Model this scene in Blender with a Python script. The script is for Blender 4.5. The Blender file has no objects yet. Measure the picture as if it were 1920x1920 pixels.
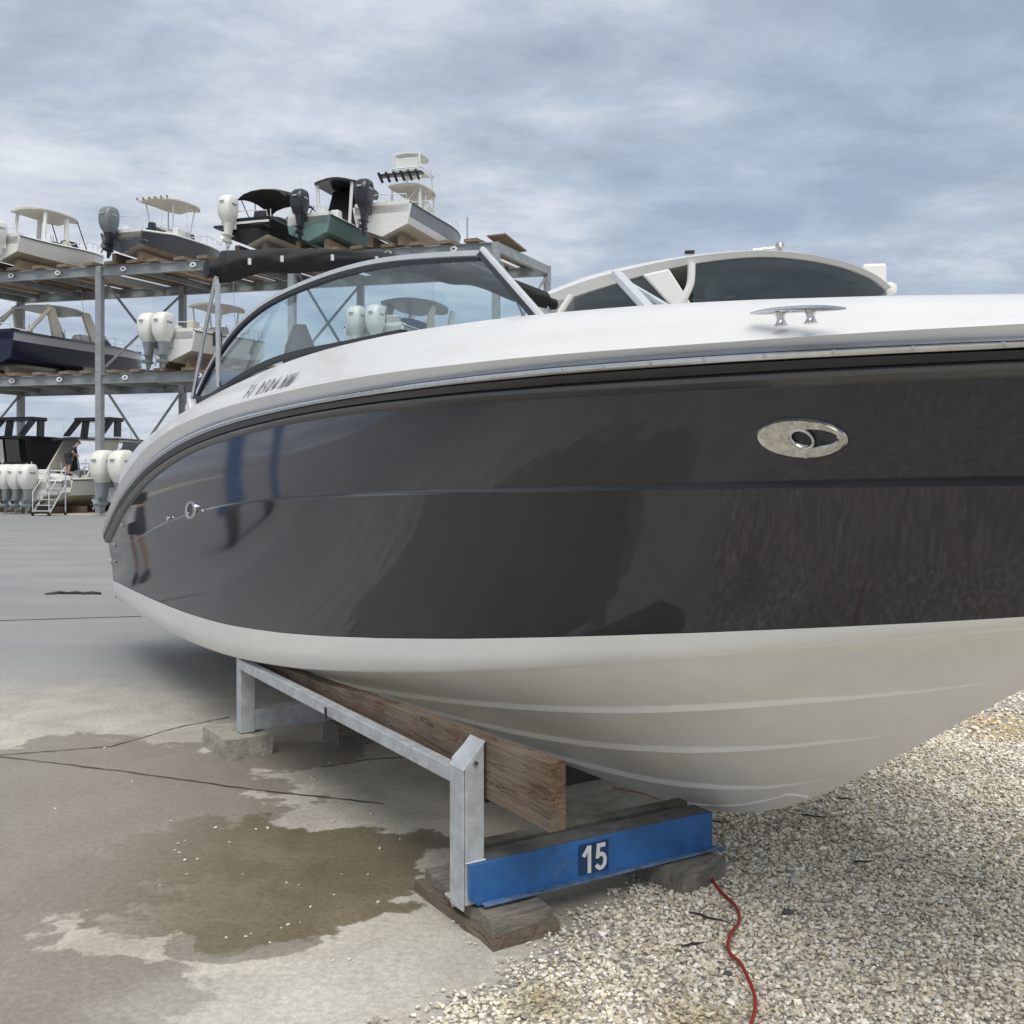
import bpy, bmesh, math, random
import numpy as np
from mathutils import Vector, Matrix, noise as mnoise
random.seed(7); np.random.seed(7)
S = bpy.context.scene
COL = S.collection
R = math.radians

# ------------------------------------------------------------------ camera, sky, sun, exposure
FPX, YH, EYE = 1920.0, 900.0, 1.6            # focal length and horizon row of a 1920 px frame, eye height in metres
cam_d = bpy.data.cameras.new('camera'); cam = bpy.data.objects.new('camera', cam_d); COL.objects.link(cam)
cam.location = (0, 0, EYE); cam.rotation_euler = (R(90), 0, 0)
cam_d.sensor_fit = 'HORIZONTAL'; cam_d.sensor_width = 36; cam_d.lens = 36.0
cam_d.shift_y = -60 / 1920; cam_d.clip_start = 0.05; cam_d.clip_end = 3000
S.camera = cam
S.view_settings.view_transform = 'Standard'; S.view_settings.look = 'None'
S.view_settings.gamma = 1; S.view_settings.use_curve_mapping = False
S.view_settings.exposure = 1.12

SUN_DIR = Vector((0.12, -0.55, 1.1)).normalized()
sun_d = bpy.data.lights.new('sun', 'SUN'); sun = bpy.data.objects.new('sun', sun_d); COL.objects.link(sun)
sun_d.energy = 1.5; sun_d.angle = R(50); sun_d.color = (1.0, 0.95, 0.87)
sun.location = (0, 0, 30); sun.rotation_euler = SUN_DIR.to_track_quat('Z', 'Y').to_euler()

W = bpy.data.worlds.new('World'); S.world = W; W.use_nodes = True
def make_world():
    nt = W.node_tree; N = nt.nodes; L = nt.links; N.clear()
    out = N.new('ShaderNodeOutputWorld'); mix = N.new('ShaderNodeMixShader')
    b1 = N.new('ShaderNodeBackground'); b2 = N.new('ShaderNodeBackground')
    sky = N.new('ShaderNodeTexSky'); sky.sky_type = 'NISHITA'; sky.sun_disc = False
    sky.sun_elevation = math.asin(SUN_DIR.z); sky.sun_rotation = math.atan2(SUN_DIR.x, SUN_DIR.y)
    sky.air_density = 1.0; sky.dust_density = 1.2; sky.ozone_density = 1.5
    L.new(sky.outputs[0], b1.inputs[0]); b1.inputs[1].default_value = 0.07
    tc = N.new('ShaderNodeTexCoord'); sep = N.new('ShaderNodeSeparateXYZ'); L.new(tc.outputs['Generated'], sep.inputs[0])
    zz = N.new('ShaderNodeMath'); zz.operation = 'MAXIMUM'; L.new(sep.outputs[2], zz.inputs[0]); zz.inputs[1].default_value = 0.0
    za = N.new('ShaderNodeMath'); za.operation = 'ADD'; L.new(zz.outputs[0], za.inputs[0]); za.inputs[1].default_value = 0.16
    dx = N.new('ShaderNodeMath'); dx.operation = 'DIVIDE'; L.new(sep.outputs[0], dx.inputs[0]); L.new(za.outputs[0], dx.inputs[1])
    dy = N.new('ShaderNodeMath'); dy.operation = 'DIVIDE'; L.new(sep.outputs[1], dy.inputs[0]); L.new(za.outputs[0], dy.inputs[1])
    cb = N.new('ShaderNodeCombineXYZ'); L.new(dx.outputs[0], cb.inputs[0]); L.new(dy.outputs[0], cb.inputs[1])
    mp = N.new('ShaderNodeMapping'); mp.inputs['Rotation'].default_value = (0, 0, R(-24)); mp.inputs['Location'].default_value = (4.2, 6.9, 0.3); mp.inputs['Scale'].default_value = (1.0, 1.35, 1)
    L.new(cb.outputs[0], mp.inputs[0])
    n1 = N.new('ShaderNodeTexNoise'); n1.inputs['Scale'].default_value = 0.75; n1.inputs['Detail'].default_value = 6; n1.inputs['Roughness'].default_value = 0.52; n1.inputs['Distortion'].default_value = 0.25
    L.new(mp.outputs[0], n1.inputs['Vector'])
    n2 = N.new('ShaderNodeTexNoise'); n2.inputs['Scale'].default_value = 3.0; n2.inputs['Detail'].default_value = 10; n2.inputs['Roughness'].default_value = 0.63; n2.inputs['Distortion'].default_value = 0.12
    L.new(mp.outputs[0], n2.inputs['Vector'])
    # cloud body brightness
    ad = N.new('ShaderNodeMath'); ad.operation = 'MULTIPLY_ADD'; L.new(n2.outputs[0], ad.inputs[0]); ad.inputs[1].default_value = 0.62; 
    sc = N.new('ShaderNodeMath'); sc.operation = 'MULTIPLY'; L.new(n1.outputs[0], sc.inputs[0]); sc.inputs[1].default_value = 0.70
    L.new(sc.outputs[0], ad.inputs[2])
    cr = N.new('ShaderNodeValToRGB'); e = cr.color_ramp.elements
    e[0].position = 0.51; e[0].color = (0.262, 0.305, 0.375, 1); e[1].position = 0.83; e[1].color = (0.55, 0.575, 0.615, 1)
    m = e.new(0.64); m.color = (0.34, 0.39, 0.465, 1)
    L.new(ad.outputs[0], cr.inputs[0]); L.new(cr.outputs[0], b2.inputs[0]); b2.inputs[1].default_value = 0.655
    mr = N.new('ShaderNodeMapRange'); mr.inputs[1].default_value = 0.30; mr.inputs[2].default_value = 0.55; mr.inputs[3].default_value = 0.78; mr.inputs[4].default_value = 0.98
    L.new(n1.outputs[0], mr.inputs[0]); L.new(mr.outputs[0], mix.inputs[0])
    L.new(b1.outputs[0], mix.inputs[1]); L.new(b2.outputs[0], mix.inputs[2]); L.new(mix.outputs[0], out.inputs[0])
make_world()

# ------------------------------------------------------------------ helpers
def at(px, py, Y):                       # point at depth Y seen at that place of the 1920 px frame
    return Vector(((px - 960) / FPX * Y, Y, EYE - (py - YH) * Y / FPX))
def gnd(px, py, z=0.0):
    Y = (EYE - z) * FPX / (py - YH); return Vector(((px - 960) / FPX * Y, Y, z))

def mat(name, col, rough=0.5, metal=0.0, var=0.0, vscale=8.0, bump=0.0, bscale=60.0, spec=0.5, coat=0.0, col2=None, stretch=None, detail=5):
    m = bpy.data.materials.new(name); m.use_nodes = True
    nt = m.node_tree; N = nt.nodes; L = nt.links; p = N['Principled BSDF']
    p.inputs['Base Color'].default_value = (*col, 1); p.inputs['Roughness'].default_value = rough
    p.inputs['Metallic'].default_value = metal; p.inputs['Specular IOR Level'].default_value = spec
    p.inputs['Coat Weight'].default_value = coat; p.inputs['Coat Roughness'].default_value = 0.03
    if var or bump or col2:
        tc = N.new('ShaderNodeTexCoord'); mp = N.new('ShaderNodeMapping'); L.new(tc.outputs['Object'], mp.inputs[0])
        if stretch: mp.inputs['Scale'].default_value = stretch
    if var or col2:
        n = N.new('ShaderNodeTexNoise'); n.inputs['Scale'].default_value = vscale; n.inputs['Detail'].default_value = detail; n.inputs['Roughness'].default_value = 0.65
        L.new(mp.outputs[0], n.inputs['Vector'])
        cr = N.new('ShaderNodeValToRGB'); L.new(n.outputs[0], cr.inputs[0])
        a = [max(0, c * (1 - var)) for c in col]; b = list(col2) if col2 else [min(1, c * (1 + var)) for c in col]
        cr.color_ramp.elements[0].position = 0.36; cr.color_ramp.elements[0].color = (*a, 1)
        cr.color_ramp.elements[1].position = 0.66; cr.color_ramp.elements[1].color = (*b, 1)
        L.new(cr.outputs[0], p.inputs['Base Color'])
        mr = N.new('ShaderNodeMapRange'); mr.inputs[3].default_value = max(0.02, rough * 0.85); mr.inputs[4].default_value = min(1, rough * 1.2)
        L.new(n.outputs[0], mr.inputs[0]); L.new(mr.outputs[0], p.inputs['Roughness'])
    if bump:
        n2 = N.new('ShaderNodeTexNoise'); n2.inputs['Scale'].default_value = bscale; n2.inputs['Detail'].default_value = 4
        L.new(mp.outputs[0], n2.inputs['Vector'])
        b = N.new('ShaderNodeBump'); b.inputs['Strength'].default_value = bump; b.inputs['Distance'].default_value = 0.01
        L.new(n2.outputs[0], b.inputs['Height']); L.new(b.outputs[0], p.inputs['Normal'])
    return m

def glass_mat(name, tint, gloss=0.9, base=0.03, ior=1.45):
    m = bpy.data.materials.new(name); m.use_nodes = True
    nt = m.node_tree; N = nt.nodes; L = nt.links; N.clear()
    o = N.new('ShaderNodeOutputMaterial'); mx = N.new('ShaderNodeMixShader'); t = N.new('ShaderNodeBsdfTransparent'); g = N.new('ShaderNodeBsdfGlossy')
    t.inputs[0].default_value = (*tint, 1); g.inputs['Roughness'].default_value = 0.03; g.inputs[0].default_value = (0.95, 1, 1, 1)
    f = N.new('ShaderNodeFresnel'); f.inputs[0].default_value = ior
    ma = N.new('ShaderNodeMath'); ma.operation = 'MULTIPLY_ADD'; L.new(f.outputs[0], ma.inputs[0]); ma.inputs[1].default_value = gloss; ma.inputs[2].default_value = base
    L.new(ma.outputs[0], mx.inputs[0]); L.new(t.outputs[0], mx.inputs[1]); L.new(g.outputs[0], mx.inputs[2]); L.new(mx.outputs[0], o.inputs[0])
    return m

class MB:
    def __init__(s): s.v = []; s.f = []
    def add(s, vs, fs):
        o = len(s.v); s.v += [tuple(v) for v in vs]; s.f += [tuple(i + o for i in f) for f in fs]; return s
    def box(s, c, d, rot=None, taper=None):
        c = Vector(c); h = Vector(d) / 2; vs = []
        for z in (-1, 1):
            k = 1 if (taper is None or z < 0) else taper
            for x, y in ((-1, -1), (1, -1), (1, 1), (-1, 1)):
                p = Vector((x * h.x * k, y * h.y * k, z * h.z))
                if rot is not None: p = rot @ p
                vs.append(c + p)
        return s.add(vs, [(3, 2, 1, 0), (4, 5, 6, 7), (0, 1, 5, 4), (1, 2, 6, 5), (2, 3, 7, 6), (3, 0, 4, 7)])
    def bar(s, a, b, w, h, up=(0, 0, 1)):             # rectangular bar from a to b
        a = Vector(a); b = Vector(b); d = (b - a); L = d.length; y = d.normalized(); u = Vector(up)
        if abs(y.dot(u)) > 0.99: u = Vector((0, 1, 0))
        x = y.cross(u).normalized(); z = x.cross(y)
        return s.box((a + b) / 2, (w, L, h), Matrix((x, y, z)).transposed())
    def tube(s, pts, r, n=8, caps=True):
        pts = [Vector(p) for p in pts]; rr = r if hasattr(r, '__len__') else [r] * len(pts)
        rings = []; prev = None
        for i, p in enumerate(pts):
            t = (pts[min(i + 1, len(pts) - 1)] - pts[max(i - 1, 0)]).normalized()
            if prev is None:
                u = Vector((0, 0, 1)) if abs(t.z) < 0.9 else Vector((1, 0, 0))
                x = t.cross(u).normalized()
            else: x = (prev - t * prev.dot(t)).normalized()
            prev = x; y = t.cross(x)
            rings.append([p + (x * math.cos(2 * math.pi * k / n) + y * math.sin(2 * math.pi * k / n)) * rr[i] for k in range(n)])
        return s.loft(rings, True, caps)
    def loft(s, rows, closed=False, caps=False):
        n = len(rows[0]); vs = [p for r in rows for p in r]; fs = []
        for i in range(len(rows) - 1):
            for j in range(n if closed else n - 1):
                a = i * n + j; b = i * n + (j + 1) % n; fs.append((a, b, b + n, a + n))
        if caps: fs.append(tuple(range(n))[::-1]); fs.append(tuple((len(rows) - 1) * n + k for k in range(n)))
        return s.add(vs, fs)
    def prism(s, poly, vec):                          # extrude polygon of 3-D points along vec
        poly = [Vector(p) for p in poly]; v = Vector(vec); n = len(poly)
        fs = [tuple(range(n))[::-1], tuple(range(n, 2 * n))] + [(k, (k + 1) % n, n + (k + 1) % n, n + k) for k in range(n)]
        return s.add(poly + [p + v for p in poly], fs)
    def build(s, name, m, parent=None, smooth=False, bevel=0.0, angle=40, subsurf=0, loc=None):
        me = bpy.data.meshes.new(name); me.from_pydata(s.v, [], s.f)
        bm = bmesh.new(); bm.from_mesh(me); bmesh.ops.recalc_face_normals(bm, faces=bm.faces); bm.to_mesh(me); bm.free()
        return link(name, me, m, parent, smooth, bevel, angle, subsurf, loc)
def link(name, me, m, parent=None, smooth=False, bevel=0.0, angle=40, subsurf=0, loc=None):
    o = bpy.data.objects.new(name, me); COL.objects.link(o); me.materials.append(m)
    if parent: o.parent = parent
    if loc: o.location = loc
    if smooth:
        me.polygons.foreach_set('use_smooth', [True] * len(me.polygons))
        try: me.set_sharp_from_angle(angle=R(angle))
        except Exception: pass
    if bevel:
        b = o.modifiers.new('bevel', 'BEVEL'); b.width = bevel; b.segments = 2; b.limit_method = 'ANGLE'; b.angle_limit = R(40)
    if subsurf:
        b = o.modifiers.new('sub', 'SUBSURF'); b.levels = subsurf; b.render_levels = subsurf
    return o
def tag(o, label, cat, group=None):
    o['label'] = label; o['category'] = cat
    if group: o['group'] = group
    return o
def thing(name, label, cat, loc=(0, 0, 0), rz=0.0, group=None):
    o = bpy.data.objects.new(name, None); COL.objects.link(o); o.empty_display_size = 0.2
    o.location = loc; o.rotation_euler = (0, 0, rz); return tag(o, label, cat, group)
def structure(o): o['kind'] = 'structure'; return o
def superell(cx, cy, z, rx, ry, n=16, e=3.2):
    ps = []
    for k in range(n):
        a = 2 * math.pi * (k + 0.5) / n; c, s_ = math.cos(a), math.sin(a)
        ps.append(Vector((cx + rx * math.copysign(abs(c) ** (2 / e), c), cy + ry * math.copysign(abs(s_) ** (2 / e), s_), z)))
    return ps
def pchip(tab, x):
    xs = [a for a, b in tab]; return float(np.interp(x, xs, [b for a, b in tab]))

def text_mesh(name, cu, m, parent):
    tmp = bpy.data.objects.new(name + '_curve', cu); COL.objects.link(tmp); bpy.context.view_layer.update()
    me = bpy.data.meshes.new_from_object(tmp.evaluated_get(bpy.context.evaluated_depsgraph_get())); bpy.data.objects.remove(tmp); bpy.data.curves.remove(cu); me.name = name
    o = bpy.data.objects.new(name, me); COL.objects.link(o); me.materials.clear(); me.materials.append(m); o.parent = parent; return o

# ------------------------------------------------------------------ materials
M = {}
M['hull_dark'] = mat('charcoal_gelcoat', (0.044, 0.043, 0.050), 0.05, var=0.06, vscale=3, spec=0.36, coat=0.0)
M['hull_white'] = mat('white_gelcoat', (0.82, 0.82, 0.79), 0.25, var=0.03, vscale=3, coat=0.2)
M['deck_white'] = mat('deck_gelcoat', (0.66, 0.66, 0.645), 0.3, var=0.025, vscale=4, coat=0.25)
M['bottom'] = mat('cream_bottom_gelcoat', (0.92, 0.90, 0.86), 0.32, var=0.05, vscale=2.5, coat=0.1)
M['strake'] = mat('lightened_strake_gelcoat', (0.94, 0.925, 0.89), 0.3)  # lighter than the bottom: light caught on the ridges, put into the colour
M['rub_black'] = mat('black_vinyl', (0.012, 0.013, 0.016), 0.32, var=0.2, vscale=20)
M['rub_grey'] = mat('grey_vinyl', (0.10, 0.11, 0.125), 0.3, var=0.1, vscale=12)
M['steel'] = mat('stainless_steel', (0.62, 0.63, 0.64), 0.16, 1.0, var=0.08, vscale=30)
M['steel_dull'] = mat('tarnished_steel', (0.54, 0.53, 0.50), 0.2, 1.0, var=0.25, vscale=45)
M['alu'] = mat('anodised_frame', (0.72, 0.73, 0.73), 0.3, 0.45, var=0.06, vscale=20)
M['black'] = mat('black_rubber', (0.008, 0.008, 0.009), 0.45)
M['canvas'] = mat('black_canvas', (0.007, 0.0075, 0.009), 0.7, bump=0.8, bscale=14, var=0.35, vscale=6)
M['glass'] = glass_mat('tinted_windscreen', (0.70, 0.83, 0.84), 0.85, 0.02)
M['dark_glass'] = glass_mat('dark_window', (0.46, 0.50, 0.50), 0.9, 0.05)
M['ink'] = mat('dark_vinyl_lettering', (0.10, 0.105, 0.12), 0.5)
M['galv'] = mat('galvanised_steel', (0.50, 0.53, 0.55), 0.5, 0.25, var=0.16, vscale=14, bump=0.12, bscale=90)
M['blue'] = mat('worn_blue_paint', (0.028, 0.135, 0.37), 0.42, var=0.28, vscale=5, bump=0.1, bscale=60, detail=8)
def add_scuffs(m, scuff, lo=.60, hi=.70, scale=9.0, amount=.7):
    nt = m.node_tree; N = nt.nodes; L = nt.links; p = N['Principled BSDF']; src = p.inputs['Base Color'].links[0].from_socket
    tc = N.new('ShaderNodeTexCoord'); n = N.new('ShaderNodeTexNoise'); n.inputs['Scale'].default_value = scale; n.inputs['Detail'].default_value = 10; n.inputs['Roughness'].default_value = .75; L.new(tc.outputs['Object'], n.inputs['Vector'])
    mr = N.new('ShaderNodeMapRange'); mr.inputs[1].default_value = lo; mr.inputs[2].default_value = hi; mr.inputs[4].default_value = amount; L.new(n.outputs[0], mr.inputs[0])
    mx = N.new('ShaderNodeMix'); mx.data_type = 'RGBA'; mx.inputs[7].default_value = (*scuff, 1); L.new(mr.outputs[0], mx.inputs[0]); L.new(src, mx.inputs[6]); L.new(mx.outputs[2], p.inputs['Base Color'])
add_scuffs(M['blue'], (.16, .20, .27)); add_scuffs(M['blue'], (.10, .06, .04), .68, .74, 14, .8); add_scuffs(M['galv'], (.22, .16, .11), .66, .76, 7, .6)
M['blue_edge'] = mat('scuffed_blue_paint', (0.10, 0.17, 0.28), 0.5, var=0.45, vscale=18, detail=8)
M['white_paint'] = mat('white_stencil_paint', (0.74, 0.76, 0.78), 0.6, var=0.08, vscale=40)
M['block'] = mat('weathered_timber_block', (0.22, 0.20, 0.165), 0.9, var=0.35, vscale=7, bump=0.6, bscale=40, stretch=(1.5, 6, 6), detail=8)
M['cblock'] = mat('concrete_block', (0.36, 0.34, 0.285), 0.92, var=0.25, vscale=14, bump=0.7, bscale=55, detail=8)
M['cord'] = mat('red_cord_rubber', (0.30, 0.022, 0.012), 0.5, var=0.15, vscale=40)
M['seat'] = mat('dark_upholstery', (0.035, 0.038, 0.045), 0.6)
M['seat_blue'] = mat('navy_upholstery', (0.03, 0.045, 0.10), 0.6)
M['twig'] = mat('dead_twig_bark', (0.035, 0.028, 0.022), 0.9)

def wood_mat(name, c1, c2, grain_axis=1):
    m = bpy.data.materials.new(name); m.use_nodes = True
    nt = m.node_tree; N = nt.nodes; L = nt.links; p = N['Principled BSDF']; p.inputs['Roughness'].default_value = 0.85
    tc = N.new('ShaderNodeTexCoord'); mp = N.new('ShaderNodeMapping'); L.new(tc.outputs['Object'], mp.inputs[0])
    sc = [9.0, 9.0, 9.0]; sc[grain_axis] = 1.1; mp.inputs['Scale'].default_value = sc
    n = N.new('ShaderNodeTexNoise'); n.inputs['Scale'].default_value = 2.2; n.inputs['Detail'].default_value = 8; n.inputs['Roughness'].default_value = 0.7; n.inputs['Distortion'].default_value = 1.6
    L.new(mp.outputs[0], n.inputs['Vector'])
    w = N.new('ShaderNodeTexWave'); w.inputs['Scale'].default_value = 1.6; w.inputs['Distortion'].default_value = 9; w.inputs['Detail'].default_value = 4; w.bands_direction = 'Z'
    L.new(mp.outputs[0], w.inputs['Vector'])
    a = N.new('ShaderNodeMath'); a.operation = 'MULTIPLY_ADD'; L.new(w.outputs['Fac'], a.inputs[0]); a.inputs[1].default_value = 0.10
    b = N.new('ShaderNodeMath'); b.operation = 'MULTIPLY'; L.new(n.outputs[0], b.inputs[0]); b.inputs[1].default_value = 0.95; L.new(b.outputs[0], a.inputs[2])
    cr = N.new('ShaderNodeValToRGB'); e = cr.color_ramp.elements; e[0].position = 0.3; e[0].color = (*c1, 1); e[1].position = 0.75; e[1].color = (*c2, 1)
    L.new(a.outputs[0], cr.inputs[0]); L.new(cr.outputs[0], p.inputs['Base Color'])
    g = N.new('ShaderNodeTexNoise'); g.inputs['Scale'].default_value = 3.1; g.inputs['Detail'].default_value = 6; L.new(tc.outputs['Object'], g.inputs['Vector'])
    gr = N.new('ShaderNodeMapRange'); gr.inputs[1].default_value = .42; gr.inputs[2].default_value = .66; gr.inputs[4].default_value = .65; L.new(g.outputs[0], gr.inputs[0])
    gm = N.new('ShaderNodeMix'); gm.data_type = 'RGBA'; gm.inputs[7].default_value = (.235, .195, .15, 1); L.new(gr.outputs[0], gm.inputs[0]); L.new(cr.outputs[0], gm.inputs[6])
    ck = N.new('ShaderNodeTexNoise'); ck.inputs['Scale'].default_value = 1.7; ck.inputs['Detail'].default_value = 3; ck.inputs['Distortion'].default_value = .8; L.new(mp.outputs[0], ck.inputs['Vector'])
    cs = N.new('ShaderNodeMath'); cs.operation = 'SUBTRACT'; L.new(ck.outputs[0], cs.inputs[0]); cs.inputs[1].default_value = .5
    ca = N.new('ShaderNodeMath'); ca.operation = 'ABSOLUTE'; L.new(cs.outputs[0], ca.inputs[0])
    cm = N.new('ShaderNodeMapRange'); cm.inputs[1].default_value = .002; cm.inputs[2].default_value = .014; cm.inputs[3].default_value = .38; cm.inputs[4].default_value = 1; L.new(ca.outputs[0], cm.inputs[0])
    cv = N.new('ShaderNodeVectorMath'); cv.operation = 'SCALE'; L.new(gm.outputs[2], cv.inputs[0]); L.new(cm.outputs[0], cv.inputs[3]); L.new(cv.outputs[0], p.inputs['Base Color'])
    bu = N.new('ShaderNodeBump'); bu.inputs['Strength'].default_value = 0.9; bu.inputs['Distance'].default_value = 0.008; L.new(a.outputs[0], bu.inputs['Height']); L.new(bu.outputs[0], p.inputs['Normal'])
    return m
M['bunk'] = wood_mat('weathered_bunk_timber', (0.055, 0.034, 0.021), (0.215, 0.142, 0.09))
M['timber'] = wood_mat('rack_timber', (0.12, 0.085, 0.055), (0.34, 0.25, 0.165))

# ------------------------------------------------------------------ ground
def concrete_mat():
    m = bpy.data.materials.new('stained_concrete'); m.use_nodes = True
    nt = m.node_tree; N = nt.nodes; L = nt.links; p = N['Principled BSDF']
    tc = N.new('ShaderNodeTexCoord'); P = tc.outputs['Object']
    def noise(scale, detail=6, rough=0.6, dist=0.0, vec=None):
        n = N.new('ShaderNodeTexNoise'); n.inputs['Scale'].default_value = scale; n.inputs['Detail'].default_value = detail
        n.inputs['Roughness'].default_value = rough; n.inputs['Distortion'].default_value = dist; L.new(vec or P, n.inputs['Vector']); return n
    def math_(op, a, b=None, c=None):
        n = N.new('ShaderNodeMath'); n.operation = op
        for i, v in enumerate((a, b, c)):
            if v is None: continue
            if isinstance(v, (int, float)): n.inputs[i].default_value = v
            else: L.new(v, n.inputs[i])
        return n.outputs[0]
    def ramp(v, lo, hi, a=0.0, b=1.0, smooth=True):
        n = N.new('ShaderNodeMapRange'); n.interpolation_type = 'SMOOTHSTEP' if smooth else 'LINEAR'
        n.inputs[1].default_value = lo; n.inputs[2].default_value = hi; n.inputs[3].default_value = a; n.inputs[4].default_value = b
        L.new(v, n.inputs[0]); return n.outputs[0]
    def mixc(f, a, b):
        n = N.new('ShaderNodeMix'); n.data_type = 'RGBA'; L.new(f, n.inputs[0])
        for i, v in ((6, a), (7, b)):
            if isinstance(v, tuple): n.inputs[i].default_value = (*v, 1)
            else: L.new(v, n.inputs[i])
        return n.outputs[2]
    st = N.new('ShaderNodeMapping'); st.inputs['Scale'].default_value = (0.4, 0.85, 1); st.inputs['Rotation'].default_value = (0, 0, R(9)); L.new(P, st.inputs[0])
    big = noise(0.9, 5, 0.6, 0.6, st.outputs[0]); mid = noise(2.6, 7, 0.65, 0.4); fine = noise(38, 5, 0.7); grit = noise(160, 3, 0.7)
    sep = N.new('ShaderNodeSeparateXYZ'); L.new(P, sep.inputs[0])
    far = ramp(math_('ADD', sep.outputs[1], math_('MULTIPLY', big.outputs[0], 5.0)), 7.8, 12.5)
    col = mixc(ramp(mid.outputs[0], 0.3, 0.7), (0.39, 0.36, 0.305), (0.54, 0.505, 0.435))
    grey = mixc(ramp(big.outputs[0], 0.35, 0.68), (0.235, 0.238, 0.236), (0.28, 0.281, 0.277))
    col = mixc(far, col, grey)
    # water stains: warped discs, each with a shape of its own
    wn = noise(1.7, 6, 0.62, 0.3); wn2 = noise(7.0, 5, 0.6)
    def disc(cx, cy, rx, ry, rot=0, warp=0.95):
        mp = N.new('ShaderNodeMapping'); mp.vector_type = 'TEXTURE'
        mp.inputs['Location'].default_value = (cx, cy, 0); mp.inputs['Rotation'].default_value = (0, 0, R(rot)); mp.inputs['Scale'].default_value = (rx, ry, 1)
        L.new(P, mp.inputs[0]); ln = N.new('ShaderNodeVectorMath'); ln.operation = 'LENGTH'; L.new(mp.outputs[0], ln.inputs[0])
        d = math_('ADD', ln.outputs['Value'], math_('MULTIPLY', math_('SUBTRACT', wn.outputs[0], 0.5), warp * 2))
        return math_('ADD', d, math_('MULTIPLY', math_('SUBTRACT', wn2.outputs[0], 0.5), 0.5))
    puddle = disc(-1.08, 4.14, 0.84, 0.66, 0, 0.75)
    rest = [disc(-2.55, 4.7, 1.5, 1.6, 0, 0.55), disc(-1.75, 3.1, 0.75, 0.38, 10, 0.6), disc(-1.3, 5.95, 0.5, 0.3, 0, 0.45), disc(-0.95, 3.55, 0.3, 0.16, 0, 0.6)]
    r = rest[0]
    for x in rest[1:]: r = math_('MINIMUM', r, x)
    f_p = math_('MULTIPLY', ramp(puddle, 1.03, 0.95), ramp(math_('ADD', sep.outputs[0], math_('MULTIPLY', math_('SUBTRACT', mid.outputs[0], 0.5), 0.9)), -1.95, -1.05, 0.12, 1.0)); f_r = ramp(r, 1.03, 0.96)
    col = mixc(math_('MULTIPLY', f_r, 0.8), col, (0.215, 0.185, 0.15))
    col = mixc(math_('MULTIPLY', f_p, 0.92), col, mixc(ramp(mid.outputs[0], 0.3, 0.7), (0.118, 0.100, 0.054), (0.185, 0.155, 0.092)))
    pale = ramp(disc(-0.55, 3.15, 0.75, 0.42, 15, 0.7), 1.1, 0.6)
    col = mixc(math_('MULTIPLY', pale, 0.35), col, (0.56, 0.545, 0.50))
    sp = ramp(fine.outputs[0], 0.3, 0.75, 0.8, 1.16); gp = ramp(grit.outputs[0], 0.25, 0.75, 0.84, 1.14)
    mul = N.new('ShaderNodeVectorMath'); mul.operation = 'SCALE'; L.new(col, mul.inputs[0]); L.new(math_('MULTIPLY', sp, gp), mul.inputs[3])
    L.new(mul.outputs[0], p.inputs['Base Color'])
    wet = math_('MAXIMUM', f_p, math_('MULTIPLY', f_r, 0.8))
    rg = math_('SUBTRACT', ramp(fine.outputs[0], 0.2, 0.8, 0.72, 0.9), math_('MULTIPLY', wet, 0.5))
    L.new(math_('SUBTRACT', rg, math_('MULTIPLY', far, 0.1)), p.inputs['Roughness'])
    b = N.new('ShaderNodeBump'); b.inputs['Strength'].default_value = 0.35; b.inputs['Distance'].default_value = 0.006
    L.new(math_('ADD', fine.outputs[0], math_('MULTIPLY', grit.outputs[0], 0.6)), b.inputs['Height']); L.new(b.outputs[0], p.inputs['Normal'])
    return m
def sheet(poly, z, name, m):
    b = MB(); b.add([(x, y, z) for x, y in poly], [tuple(range(len(poly)))]); return structure(b.build(name, m))
pave = sheet([(-900, -300), (900, -300), (900, 1500), (-900, 1500)], 0, 'yard_pavement', concrete_mat())
M['joint'] = mat('dark_joint_filler', (0.075, 0.07, 0.06), 0.9, var=0.3, vscale=20)
def strip_on_ground(pts, w, z, name, m, parent, wob=0.0):
    b = MB(); rows = []
    for i, p in enumerate(pts):
        p = Vector(p); t = (Vector(pts[min(i + 1, len(pts) - 1)]) - Vector(pts[max(i - 1, 0)])).normalized(); nrm = Vector((-t.y, t.x, 0))
        ww = w * random.uniform(0.6, 1.3); off = nrm * random.uniform(-wob, wob)
        rows.append([Vector((p.x, p.y, z)) + off - nrm * ww / 2, Vector((p.x, p.y, z)) + off + nrm * ww / 2])
    b.loft(rows); return b.build(name, m, parent)
def resample(pts, n):
    pts = [Vector(p) for p in pts]; d = [0]
    for a, b in zip(pts, pts[1:]): d.append(d[-1] + (b - a).length)
    out = []
    for k in range(n):
        x = d[-1] * k / (n - 1); i = max(j for j in range(len(d)) if d[j] <= x + 1e-9); i = min(i, len(pts) - 2)
        out.append(pts[i].lerp(pts[i + 1], (x - d[i]) / max(1e-9, d[i + 1] - d[i])))
    return out
for pl in ([(0, 1419), (240, 1448), (480, 1482), (720, 1508)], [(-40, 1420), (210, 1400), (330, 1365), (430, 1345)], [(600, 1440), (690, 1425), (760, 1420)]):
    strip_on_ground(resample([gnd(x, y) for x, y in pl], 40), 0.012, 0.004, 'expansion_joint', M['joint'], pave, 0.006)
for y0, y1 in ((1170, 1145),):
    strip_on_ground(resample([gnd(-200, y0), gnd(620, y1)], 30), 0.05, 0.004, 'expansion_joint', M['joint'], pave, 0.01)
M['apron'] = mat('pale_concrete_apron', (0.44, 0.42, 0.37), 0.85, var=0.12, vscale=0.6)

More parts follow.
